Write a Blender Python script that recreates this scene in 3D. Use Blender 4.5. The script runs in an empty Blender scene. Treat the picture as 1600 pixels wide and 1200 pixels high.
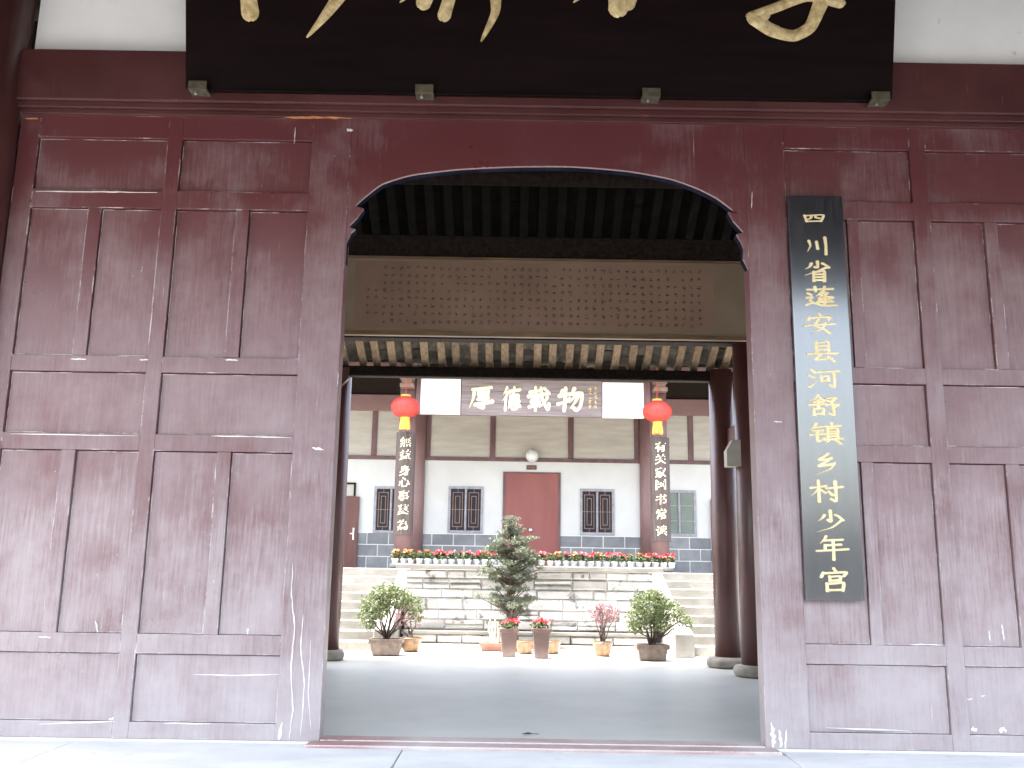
import bpy, bmesh, math, random
from mathutils import Vector, Matrix
from mathutils.geometry import tessellate_polygon

# ------------------------------------------------------------------ camera, sky, sun, exposure
sc = bpy.context.scene
col = sc.collection
FPX, PITCH, ROLL, EYE = 1450.0, math.radians(11.3), math.radians(0.9), 1.1
F = Vector((0, math.cos(PITCH), math.sin(PITCH)))
R0 = Vector((1, 0, 0)); U0 = Vector((0, -math.sin(PITCH), math.cos(PITCH)))
RT = math.cos(ROLL) * R0 + math.sin(ROLL) * U0
UP = -math.sin(ROLL) * R0 + math.cos(ROLL) * U0
CAM = Vector((0, 0, EYE))
cam = bpy.data.cameras.new('camera')
cam.sensor_width = 36.0; cam.lens = 36.0 * FPX / 1600.0
cam.clip_start = 0.05; cam.clip_end = 3000
cam_o = bpy.data.objects.new('camera', cam); col.objects.link(cam_o)
M3 = Matrix((RT, UP, -F)).transposed()
cam_o.matrix_world = Matrix.Translation(CAM) @ M3.to_4x4()
sc.camera = cam_o

SUN_DIR = Vector((-0.28, -0.08, 0.95)).normalized()          # towards the sun: high, a little left, over the courtyard
world = bpy.data.worlds.new('World'); sc.world = world; world.use_nodes = True
wn = world.node_tree; wn.nodes.clear()
sky = wn.nodes.new('ShaderNodeTexSky'); sky.sky_type = 'NISHITA'; sky.sun_disc = False
sky.sun_elevation = math.asin(SUN_DIR.z); sky.sun_rotation = math.atan2(SUN_DIR.x, SUN_DIR.y)
sky.air_density = 1.3; sky.dust_density = 5.0; sky.ozone_density = 1.0
hs = wn.nodes.new('ShaderNodeHueSaturation'); hs.inputs['Saturation'].default_value = 0.68
bg = wn.nodes.new('ShaderNodeBackground'); bg.inputs['Strength'].default_value = 0.15
wo = wn.nodes.new('ShaderNodeOutputWorld')
wn.links.new(sky.outputs[0], hs.inputs['Color']); wn.links.new(hs.outputs[0], bg.inputs[0]); wn.links.new(bg.outputs[0], wo.inputs[0])
sun = bpy.data.lights.new('sun', 'SUN'); sun.energy = 3.0; sun.angle = math.radians(11); sun.color = (1, 0.96, 0.9)
sun_o = bpy.data.objects.new('sun', sun); col.objects.link(sun_o)
sun_o.rotation_euler = (-SUN_DIR).to_track_quat('-Z', 'Y').to_euler(); sun_o.location = (0, 0, 30)
sc.view_settings.view_transform = 'Standard'; sc.view_settings.look = 'None'
sc.view_settings.gamma = 1.0; sc.view_settings.use_curve_mapping = False
sc.view_settings.exposure = 3.1
sc.render.engine = 'CYCLES'
sc.cycles.use_denoising = True
sc.cycles.max_bounces = 8; sc.cycles.diffuse_bounces = 5; sc.cycles.glossy_bounces = 3
sc.cycles.sample_clamp_indirect = 6.0

def ray(x, y): return F * FPX + RT * (x - 800) - UP * (y - 600)
def G(x, y, z=0.0):
    d = ray(x, y); return CAM + d * ((z - EYE) / d.z)
def P(x, y, Y):
    d = ray(x, y); return CAM + d * (Y / d.y)

# ------------------------------------------------------------------ materials
MATS = {}
def nodes(name):
    m = bpy.data.materials.new(name); m.use_nodes = True; nt = m.node_tree
    return m, nt, nt.nodes['Principled BSDF']
def N(nt, t, **kw):
    n = nt.nodes.new(t)
    for k, v in kw.items():
        if k.startswith('i_'): n.inputs[k[2:].replace('_', ' ')].default_value = v
        else: setattr(n, k, v)
    return n
def coords(nt, space, stretch):
    if space == 'P': src = N(nt, 'ShaderNodeNewGeometry').outputs['Position']
    else: src = N(nt, 'ShaderNodeTexCoord').outputs['Object']
    mp = N(nt, 'ShaderNodeMapping'); mp.inputs['Scale'].default_value = stretch
    nt.links.new(src, mp.inputs[0]); return mp.outputs[0]
def noise(nt, v, scale, detail=6, rough=0.6):
    n = N(nt, 'ShaderNodeTexNoise', i_Scale=scale, i_Detail=detail, i_Roughness=rough)
    nt.links.new(v, n.inputs['Vector']); return n.outputs['Fac']
def ramp(nt, fac, stops):
    r = N(nt, 'ShaderNodeValToRGB'); e = r.color_ramp.elements
    while len(e) < len(stops): e.new(0.5)
    for k, (p, c) in enumerate(stops):
        e[k].position = p; e[k].color = (c, c, c, 1) if isinstance(c, (int, float)) else tuple(c) + (1,)
    nt.links.new(fac, r.inputs[0]); return r.outputs[0]
def mix(nt, fac, a, b, mode='MIX'):
    m = N(nt, 'ShaderNodeMix', data_type='RGBA', blend_type=mode)
    for s, v in ((0, fac), (6, a), (7, b)):
        if hasattr(v, 'is_linked'): nt.links.new(v, m.inputs[s])
        elif isinstance(v, (int, float)): m.inputs[s].default_value = v
        else: m.inputs[s].default_value = tuple(v) + (1,)
    return m.outputs[2]
def math_(nt, op, a, b):
    m = N(nt, 'ShaderNodeMath', operation=op)
    for s, v in ((0, a), (1, b)):
        if hasattr(v, 'is_linked'): nt.links.new(v, m.inputs[s])
        else: m.inputs[s].default_value = v
    return m.outputs[0]
def bump(nt, b, h, strength, dist=0.01):
    n = N(nt, 'ShaderNodeBump', i_Strength=strength, i_Distance=dist)
    nt.links.new(h, n.inputs['Height']); nt.links.new(n.outputs[0], b.inputs['Normal'])
def pm(name, c1, c2, scale=4.0, rough=0.7, stretch=(1, 1, 1), space='P', bmp=0.0, bscale=40.0, spec=0.4, metal=0.0,
       rand=0.0, spots=None, sub=0.0, lo=0.35, hi=0.68):
    m, nt, b = nodes(name)
    v = coords(nt, space, stretch)
    f = noise(nt, v, scale)
    c = ramp(nt, f, [(lo, c1), (hi, c2)])
    if spots:
        sf = ramp(nt, noise(nt, v, spots[1], 4, 0.7), [(spots[2], 0.0), (spots[2] + 0.08, 1.0)])
        c = mix(nt, sf, c, spots[0])
    if rand:
        oi = N(nt, 'ShaderNodeObjectInfo'); hsv = N(nt, 'ShaderNodeHueSaturation')
        val = math_(nt, 'ADD', math_(nt, 'MULTIPLY', oi.outputs['Random'], 2 * rand), 1 - rand)
        nt.links.new(val, hsv.inputs['Value']); nt.links.new(c, hsv.inputs['Color']); c = hsv.outputs[0]
    nt.links.new(c, b.inputs['Base Color'])
    b.inputs['Roughness'].default_value = rough; b.inputs['Specular IOR Level'].default_value = spec
    b.inputs['Metallic'].default_value = metal
    if sub:
        b.inputs['Transmission Weight'].default_value = 0.0
    if bmp: bump(nt, b, noise(nt, v, bscale, 5, 0.65), bmp)
    MATS[name] = m; return m

def paint(name, deep, faded, chip, rough=0.34, chips=0.62, fade_lo=0.42, seed=0.0, edge=True, weather_light=False):
    """old oil paint on boards: chalked patches, vertical grain, scratches, chips along arrises"""
    m, nt, b = nodes(name)
    v = coords(nt, 'P', (1, 1, 1)); vs = coords(nt, 'P', (9, 9, 0.55))
    for mp in (v, vs): mp.node.inputs['Location'].default_value = (seed, seed * 0.7, seed * 1.3)
    big = noise(nt, v, 1.3, 5, 0.62); grain = noise(nt, vs, 7.0, 6, 0.7); fine = noise(nt, v, 60, 4, 0.7)
    f = math_(nt, 'ADD', math_(nt, 'MULTIPLY', big, 0.7), math_(nt, 'MULTIPLY', grain, 0.3))
    if weather_light:                                    # chalked paint; the height ramp also paints in the wall's lit foot, shaded top
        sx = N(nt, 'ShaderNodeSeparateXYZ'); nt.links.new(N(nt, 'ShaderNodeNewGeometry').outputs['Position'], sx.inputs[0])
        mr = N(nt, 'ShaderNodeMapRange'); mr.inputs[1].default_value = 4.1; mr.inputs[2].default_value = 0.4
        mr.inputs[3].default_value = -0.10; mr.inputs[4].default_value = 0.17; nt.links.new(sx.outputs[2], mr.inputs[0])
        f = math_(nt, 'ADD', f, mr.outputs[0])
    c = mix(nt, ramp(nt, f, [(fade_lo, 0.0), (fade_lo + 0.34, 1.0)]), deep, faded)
    if weather_light:                                    # dust and lime bloom low down, also painted in to brighten the lit foot
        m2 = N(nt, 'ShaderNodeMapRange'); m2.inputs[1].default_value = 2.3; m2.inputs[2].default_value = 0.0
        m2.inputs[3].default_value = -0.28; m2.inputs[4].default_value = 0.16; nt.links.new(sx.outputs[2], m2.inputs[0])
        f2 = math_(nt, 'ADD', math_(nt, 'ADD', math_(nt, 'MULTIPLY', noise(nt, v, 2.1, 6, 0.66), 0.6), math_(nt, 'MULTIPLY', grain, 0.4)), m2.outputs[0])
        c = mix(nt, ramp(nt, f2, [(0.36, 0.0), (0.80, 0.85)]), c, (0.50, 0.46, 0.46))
    c = mix(nt, math_(nt, 'MULTIPLY', grain, 0.55), c, mix(nt, 0.5, c, (0.05, 0.02, 0.02)))
    # flaking specks and long scratches
    speck = ramp(nt, noise(nt, coords(nt, 'P', (1, 1, 0.35)), 38, 3, 0.75), [(0.71, 0.0), (0.76, 1.0)])
    patch = ramp(nt, noise(nt, v, 2.4, 3, 0.6), [(0.46, 0.0), (0.62, 1.0)])
    c = mix(nt, math_(nt, 'MULTIPLY', math_(nt, 'MULTIPLY', speck, patch), 0.75), c, chip)
    scr = ramp(nt, noise(nt, coords(nt, 'P', (60, 60, 1.6)), 1.0, 4, 0.7), [(0.68, 0.0), (0.74, 1.0)])
    scm = ramp(nt, noise(nt, v, 1.7, 2, 0.5), [(0.50, 0.0), (0.60, 1.0)])
    c = mix(nt, math_(nt, 'MULTIPLY', math_(nt, 'MULTIPLY', scr, scm), 0.6), c, chip)
    if edge:
        bv = N(nt, 'ShaderNodeBevel', samples=4); bv.inputs['Radius'].default_value = 0.011
        gm = N(nt, 'ShaderNodeNewGeometry')
        dt = N(nt, 'ShaderNodeVectorMath', operation='DOT_PRODUCT')
        nt.links.new(bv.outputs[0], dt.inputs[0]); nt.links.new(gm.outputs['Normal'], dt.inputs[1])
        e = ramp(nt, math_(nt, 'SUBTRACT', 1.0, dt.outputs['Value']), [(0.006, 0.0), (0.05, 1.0)])
        wear = ramp(nt, noise(nt, v, 3.2, 6, 0.75), [(chips - 0.06, 0.0), (chips + 0.04, 1.0)])
        c = mix(nt, math_(nt, 'MULTIPLY', e, wear), c, chip)
    nt.links.new(c, b.inputs['Base Color'])
    r = ramp(nt, big, [(0.3, rough - 0.08), (0.7, rough + 0.14)]); nt.links.new(r, b.inputs['Roughness'])
    b.inputs['Specular IOR Level'].default_value = 0.68
    h = math_(nt, 'ADD', math_(nt, 'MULTIPLY', grain, 0.7), math_(nt, 'MULTIPLY', fine, 0.3))
    bump(nt, b, h, 0.22, 0.006)
    MATS[name] = m; return m

RED = paint('old_red_paint', (0.12, 0.03, 0.034), (0.30, 0.225, 0.232), (0.74, 0.70, 0.66), seed=3.1, chips=0.60, weather_light=True)
REDA = paint('arch_red_paint', (0.12, 0.03, 0.034), (0.30, 0.225, 0.232), (0.74, 0.70, 0.66), seed=3.1, weather_light=True, edge=False)
REDP = paint('old_red_panel_paint', (0.13, 0.038, 0.042), (0.32, 0.24, 0.245), (0.76, 0.72, 0.68), seed=8.7, chips=0.55, weather_light=True)
BEAM = paint('dark_red_beam_paint', (0.06, 0.012, 0.012), (0.11, 0.024, 0.022), (0.45, 0.3, 0.2), rough=0.5, seed=1.3, chips=0.72)
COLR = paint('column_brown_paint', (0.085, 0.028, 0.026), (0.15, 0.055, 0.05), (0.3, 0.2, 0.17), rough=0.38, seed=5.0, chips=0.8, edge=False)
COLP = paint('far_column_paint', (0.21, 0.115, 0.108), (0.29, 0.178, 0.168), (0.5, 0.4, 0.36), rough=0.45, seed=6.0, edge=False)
SILL = paint('worn_sill_paint', (0.28, 0.07, 0.06), (0.62, 0.58, 0.55), (0.72, 0.7, 0.66), rough=0.7, seed=2.2, fade_lo=0.33, chips=0.4)
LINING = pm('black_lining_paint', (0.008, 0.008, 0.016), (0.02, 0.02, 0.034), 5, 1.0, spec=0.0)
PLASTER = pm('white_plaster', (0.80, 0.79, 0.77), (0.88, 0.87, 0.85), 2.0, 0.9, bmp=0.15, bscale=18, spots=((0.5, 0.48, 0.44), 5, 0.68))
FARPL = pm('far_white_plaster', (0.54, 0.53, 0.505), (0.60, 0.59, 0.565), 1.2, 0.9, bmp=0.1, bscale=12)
BEIGE = pm('beige_shaded_plaster', (0.39, 0.36, 0.31), (0.48, 0.445, 0.39), 2.5, 0.9, stretch=(0.5, 1, 3), bmp=0.1, bscale=10)  # on the far upper wall this tone holds plaster that is lit less
TIMBER = pm('far_timber', (0.10, 0.052, 0.052), (0.16, 0.088, 0.088), 5, 0.55, stretch=(1, 1, 0.3))
DKWOOD = pm('smoke_dark_wood', (0.012, 0.008, 0.006), (0.03, 0.02, 0.015), 4, 0.85, stretch=(6, 1, 6), bmp=0.2, spec=0.15)
RAFT = pm('rafter_wood', (0.20, 0.135, 0.08), (0.38, 0.265, 0.16), 3, 0.75, stretch=(9, 0.6, 9), bmp=0.3, rand=0.25)
SMOKE_SHADE = pm('smoked_shaded_tile', (0.002, 0.0016, 0.0012), (0.008, 0.006, 0.0045), 10, 0.9, bmp=0.3, spec=0.1)  # smoke-dark, then blackened further in colour for the ceiling's shade
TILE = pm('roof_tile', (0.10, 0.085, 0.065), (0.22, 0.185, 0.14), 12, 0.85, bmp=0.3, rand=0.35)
STONE = pm('pale_stone', (0.52, 0.515, 0.50), (0.74, 0.735, 0.72), 4, 0.85, bmp=0.6, bscale=30, rand=0.30, spots=((0.20, 0.19, 0.175), 4.5, 0.58))
STEPM = pm('step_stone', (0.19, 0.183, 0.165), (0.275, 0.263, 0.24), 3, 0.85, bmp=0.4, bscale=35, rand=0.08, spots=((0.32, 0.28, 0.22), 4, 0.62))
MORTAR = pm('mortar', (0.58, 0.57, 0.56), (0.7, 0.69, 0.68), 8, 0.95, bmp=0.4)
APRON = pm('apron_stone', (0.60, 0.60, 0.59), (0.74, 0.74, 0.73), 2.5, 0.8, stretch=(0.6, 1.4, 1), bmp=0.3, bscale=50, spots=((0.34, 0.33, 0.31), 7, 0.66))
DRUM = pm('column_base_stone', (0.20, 0.18, 0.155), (0.36, 0.325, 0.28), 6, 0.85, bmp=0.5, bscale=30)
CONC = pm('hall_cement_floor', (0.38, 0.378, 0.345), (0.45, 0.447, 0.41), 1.4, 0.42, bmp=0.06, bscale=60, spots=((0.19, 0.19, 0.185), 9, 0.70), spec=0.45)
COURT = pm('courtyard_cement', (0.46, 0.455, 0.44), (0.56, 0.555, 0.54), 1.0, 0.8, bmp=0.1, bscale=50)
EARTH = pm('forecourt_paving', (0.06, 0.06, 0.059), (0.09, 0.089, 0.086), 0.8, 0.85, bmp=0.2, bscale=15)
BLOCK = pm('grey_block', (0.165, 0.165, 0.168), (0.23, 0.23, 0.233), 3, 0.8, rand=0.13, bmp=0.15)
JOINT = pm('white_joint', (0.66, 0.65, 0.62), (0.74, 0.73, 0.7), 3, 0.9)
SIGN = pm('sign_lacquer', (0.0035, 0.001, 0.001), (0.008, 0.003, 0.0028), 3, 0.5, stretch=(0.4, 1, 4), spec=0.1, bmp=0.05)
PLQ = pm('plaque_lacquer', (0.012, 0.012, 0.016), (0.035, 0.033, 0.04), 6, 0.27, stretch=(5, 5, 0.6), spec=0.6, bmp=0.12, bscale=35, spots=((0.10, 0.09, 0.095), 30, 0.70))
FSIGN = pm('far_sign_wood', (0.15, 0.115, 0.115), (0.26, 0.215, 0.215), 3, 0.5, stretch=(0.4, 1, 7))
PLQ.node_tree.nodes['Principled BSDF'].inputs['Coat Weight'].default_value = 1.0
PLQ.node_tree.nodes['Principled BSDF'].inputs['Coat Roughness'].default_value = 0.16
PLQ.node_tree.nodes['Principled BSDF'].inputs['Coat IOR'].default_value = 2.1
GOLD = pm('gold_leaf', (0.50, 0.34, 0.12), (0.80, 0.62, 0.30), 25, 0.5, bmp=0.4, bscale=60, spec=0.5, space='P')
GOLDP = pm('bright_gold_paint', (0.70, 0.55, 0.28), (0.80, 0.68, 0.42), 14, 0.45, spec=0.5)
WGOLD = pm('pale_gold_paint', (0.78, 0.68, 0.42), (0.84, 0.78, 0.58), 10, 0.5)
OLDGOLD = pm('dusty_gold_leaf', (0.36, 0.25, 0.10), (0.66, 0.53, 0.29), 18, 0.55, bmp=0.6, bscale=45)
IRON = pm('rusty_iron', (0.05, 0.045, 0.03), (0.11, 0.09, 0.055), 20, 0.7, bmp=0.3)
PAPER = pm('yellowed_paper', (0.235, 0.145, 0.098), (0.30, 0.19, 0.13), 1.5, 0.8, stretch=(1, 1, 1))
MARGIN = pm('paper_mount', (0.225, 0.165, 0.108), (0.275, 0.205, 0.138), 2, 0.8)
INK = pm('ink', (0.055, 0.036, 0.028), (0.095, 0.064, 0.048), 9, 0.8)
WOODF = pm('frame_wood', (0.12, 0.07, 0.035), (0.25, 0.155, 0.075), 5, 0.5, stretch=(0.5, 4, 4))
DOORR = pm('door_red', (0.21, 0.062, 0.052), (0.25, 0.082, 0.068), 1.0, 0.5, stretch=(2, 2, 0.5))
DOORB = pm('door_brown', (0.10, 0.038, 0.03), (0.14, 0.055, 0.043), 3, 0.45, stretch=(4, 4, 0.4))
WFRAME = pm('window_frame_grey', (0.24, 0.235, 0.25), (0.36, 0.35, 0.37), 10, 0.6)
LATT = pm('lattice_wood', (0.19, 0.12, 0.09), (0.28, 0.19, 0.145), 10, 0.6)
WHITEB = pm('white_board', (0.84, 0.84, 0.84), (0.88, 0.88, 0.88), 2, 0.6)
METAL = pm('handle_metal', (0.6, 0.6, 0.6), (0.75, 0.75, 0.75), 8, 0.3, metal=0.9)
GLOBE = pm('globe_glass', (0.60, 0.60, 0.58), (0.66, 0.66, 0.64), 3, 0.25, spec=0.6)
POTB = pm('brown_planter', (0.17, 0.13, 0.105), (0.28, 0.22, 0.18), 14, 0.6, space='O', bmp=0.2, spots=((0.2, 0.17, 0.14), 9, 0.63))
POTS = pm('square_pot_glaze', (0.16, 0.10, 0.085), (0.22, 0.145, 0.125), 8, 0.3, space='O', spec=0.6)
POTY = pm('yellow_glaze_pot', (0.11, 0.055, 0.03), (0.36, 0.20, 0.075), 14, 0.3, space='O', spec=0.6)
POTR = pm('terracotta_trough', (0.24, 0.11, 0.08), (0.32, 0.17, 0.125), 6, 0.7, space='O')
POTW = pm('white_plastic_pot', (0.62, 0.66, 0.72), (0.70, 0.73, 0.77), 6, 0.4, space='O')
SOIL = pm('soil', (0.025, 0.018, 0.012), (0.06, 0.045, 0.03), 20, 0.95, space='O')
BARK = pm('bark', (0.06, 0.042, 0.032), (0.14, 0.10, 0.08), 20, 0.9, stretch=(3, 3, 0.7), space='O', bmp=0.5)
DRIFT = pm('pale_root', (0.40, 0.36, 0.28), (0.58, 0.53, 0.43), 14, 0.8, stretch=(3, 3, 0.5), space='O', bmp=0.4)
def leafm(name, c1, c2, back=0.25):
    m, nt, b = nodes(name)
    v = coords(nt, 'O', (1, 1, 1))
    c = ramp(nt, noise(nt, v, 22, 3, 0.7), [(0.34, c1), (0.66, c2)])
    nt.links.new(c, b.inputs['Base Color']); b.inputs['Roughness'].default_value = 0.5
    tr = N(nt, 'ShaderNodeBsdfTranslucent'); nt.links.new(c, tr.inputs['Color'])
    mx = N(nt, 'ShaderNodeMixShader'); mx.inputs[0].default_value = back
    out = nt.nodes['Material Output']
    nt.links.new(b.outputs[0], mx.inputs[1]); nt.links.new(tr.outputs[0], mx.inputs[2]); nt.links.new(mx.outputs[0], out.inputs[0])
    MATS[name] = m; return m
LEAF = leafm('shrub_leaf', (0.09, 0.12, 0.045), (0.22, 0.26, 0.115))
LEAFD = leafm('pine_leaf', (0.085, 0.105, 0.065), (0.19, 0.215, 0.145))
LEAFR = leafm('red_leaf', (0.15, 0.06, 0.07), (0.28, 0.13, 0.14))
LEAFF = leafm('flower_leaf', (0.025, 0.055, 0.015), (0.09, 0.11, 0.03))
PETR = leafm('petal_red', (0.45, 0.03, 0.04), (0.62, 0.07, 0.08))
PETP = leafm('petal_pink', (0.50, 0.08, 0.13), (0.65, 0.16, 0.20))
PETO = leafm('petal_orange', (0.48, 0.15, 0.05), (0.58, 0.28, 0.10))
LANT = leafm('lantern_silk', (0.60, 0.075, 0.06), (0.68, 0.11, 0.09), 0.4)
LGOLD = pm('lantern_gold', (0.70, 0.42, 0.05), (0.80, 0.52, 0.10), 20, 0.4, spec=0.5, stretch=(8, 8, 1))
def glassm(name, c, rough=0.08):
    m, nt, b = nodes(name)
    v = coords(nt, 'P', (1, 1, 1))
    nt.links.new(ramp(nt, noise(nt, v, 2.0), [(0.3, c), (0.7, tuple(1.3 * k for k in c))]), b.inputs['Base Color'])
    b.inputs['Roughness'].default_value = rough; b.inputs['Specular IOR Level'].default_value = 0.6
    MATS[name] = m; return m
GLASSD = glassm('dark_glass', (0.03, 0.028, 0.035))
GLASSG = glassm('green_glass', (0.13, 0.155, 0.13), 0.2)

# ------------------------------------------------------------------ mesh helpers
class MB:
    def __init__(s): s.v = []; s.f = []
    def add(s, v, f):
        n = len(s.v); s.v += [Vector(p) for p in v]; s.f += [tuple(i + n for i in q) for q in f]; return s
    def box(s, x0, x1, y0, y1, z0, z1):
        return s.add([(x0, y0, z0), (x1, y0, z0), (x1, y1, z0), (x0, y1, z0), (x0, y0, z1), (x1, y0, z1), (x1, y1, z1), (x0, y1, z1)],
                     [(0, 3, 2, 1), (4, 5, 6, 7), (0, 1, 5, 4), (1, 2, 6, 5), (2, 3, 7, 6), (3, 0, 4, 7)])
    def hexa(s, a, b):                                   # two quads, bottom and top
        return s.add(list(a) + list(b), [(0, 3, 2, 1), (4, 5, 6, 7), (0, 1, 5, 4), (1, 2, 6, 5), (2, 3, 7, 6), (3, 0, 4, 7)])
    def lathe(s, c, prof, n=16, jit=0, rng=None):
        c = Vector(c); v = []; f = []
        for r, z in prof:
            for k in range(n):
                a = 2 * math.pi * k / n; v.append(c + Vector((r * math.cos(a), r * math.sin(a), z)))
        for i in range(len(prof) - 1):
            for k in range(n):
                k2 = (k + 1) % n; f.append((i * n + k, i * n + k2, (i + 1) * n + k2, (i + 1) * n + k))
        f.append(tuple(range(n))[::-1]); f.append(tuple((len(prof) - 1) * n + k for k in range(n)))
        return s.add(v, f)
    def tube(s, pts, rad, n=7):
        pts = [Vector(p) for p in pts]; v = []; f = []
        for i, p in enumerate(pts):
            t = (pts[min(i + 1, len(pts) - 1)] - pts[max(i - 1, 0)]).normalized()
            a = t.orthogonal().normalized() if i == 0 else (a - t * a.dot(t)).normalized()
            b = t.cross(a); r = rad[i] if isinstance(rad, (list, tuple)) else rad
            for k in range(n):
                q = 2 * math.pi * k / n; v.append(p + a * r * math.cos(q) + b * r * math.sin(q))
        for i in range(len(pts) - 1):
            for k in range(n):
                k2 = (k + 1) % n; f.append((i * n + k, i * n + k2, (i + 1) * n + k2, (i + 1) * n + k))
        f.append(tuple(range(n))[::-1]); f.append(tuple((len(pts) - 1) * n + k for k in range(n)))
        return s.add(v, f)
    def prism(s, poly, y0, y1):                          # polygon in x,z extruded along y
        n = len(poly); v = [Vector((x, y0, z)) for x, z in poly] + [Vector((x, y1, z)) for x, z in poly]
        tris = tessellate_polygon([[Vector((x, z, 0)) for x, z in poly]])
        f = [tuple(t) for t in tris] + [tuple(i + n for i in t[::-1]) for t in tris]
        f += [(i, (i + 1) % n, (i + 1) % n + n, i + n) for i in range(n)]
        return s.add(v, f)
    def leaf(s, p, size, rng, up=0.4, asp=0.5):
        d = Vector((rng.gauss(0, 1), rng.gauss(0, 1), rng.gauss(0, 0.7) + up)).normalized()
        a = d.orthogonal().normalized(); a.rotate(Matrix.Rotation(rng.uniform(0, 6.28), 3, d)); b = d.cross(a)
        L = size * rng.uniform(0.7, 1.3); w = L * asp
        p = Vector(p)
        return s.add([p - a * L * .5, p + b * w * .5 + d * .12 * L, p + a * L * .5, p - b * w * .5 + d * .12 * L], [(0, 1, 2), (0, 2, 3)])
    def mesh(s, name, mat, off=(0, 0, 0), bev=0.0, smooth=False, fix=True):
        off = Vector(off); me = bpy.data.meshes.new(name)
        me.from_pydata([tuple(p - off) for p in s.v], [], s.f)
        if bev or fix:
            bm = bmesh.new(); bm.from_mesh(me)
            if fix: bmesh.ops.recalc_face_normals(bm, faces=bm.faces)
            if bev:
                ed = [e for e in bm.edges if len(e.link_faces) == 2 and e.calc_face_angle(0) > 0.5]
                bmesh.ops.bevel(bm, geom=ed, offset=bev, segments=2, affect='EDGES', profile=0.6, clamp_overlap=True)
            bm.to_mesh(me); bm.free()
        me.materials.append(mat)
        if smooth:
            for p in me.polygons: p.use_smooth = True
        me.update(); return me

def base(o):
    p = Vector((0, 0, 0))
    while o is not None: p += o.location; o = o.parent
    return p
def obj(name, mb, mat, parent=None, bev=0.0, smooth=False, kind=None, label=None, fix=True):
    me = mb.mesh(name, mat, base(parent), bev, smooth, fix) if isinstance(mb, MB) else mb
    o = bpy.data.objects.new(name, me); col.objects.link(o); o.parent = parent
    if kind: o['kind'] = kind
    if label: o['label'] = label
    return o
def piece(name, me, parent, loc, rot=None, scale=None):       # shared mesh, world location
    o = bpy.data.objects.new(name, me); col.objects.link(o); o.parent = parent
    o.location = Vector(loc) - base(parent)
    if rot: o.rotation_euler = rot
    if scale: o.scale = scale
    return o
def tag(o, label, cat, group=None):
    o['label'] = label; o['category'] = cat
    if group: o['group'] = group
    return o
def thing(name, label, cat, loc=(0, 0, 0), group=None):
    o = bpy.data.objects.new(name, None); col.objects.link(o); o.location = loc
    o.empty_display_size = 0.1
    return tag(o, label, cat, group)
def copy_tree(o, parent=None):
    c = o.copy(); col.objects.link(c); c.parent = parent
    for ch in list(o.children): copy_tree(ch, c)
    return c
def bx(*a): return MB().box(*a)

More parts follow.
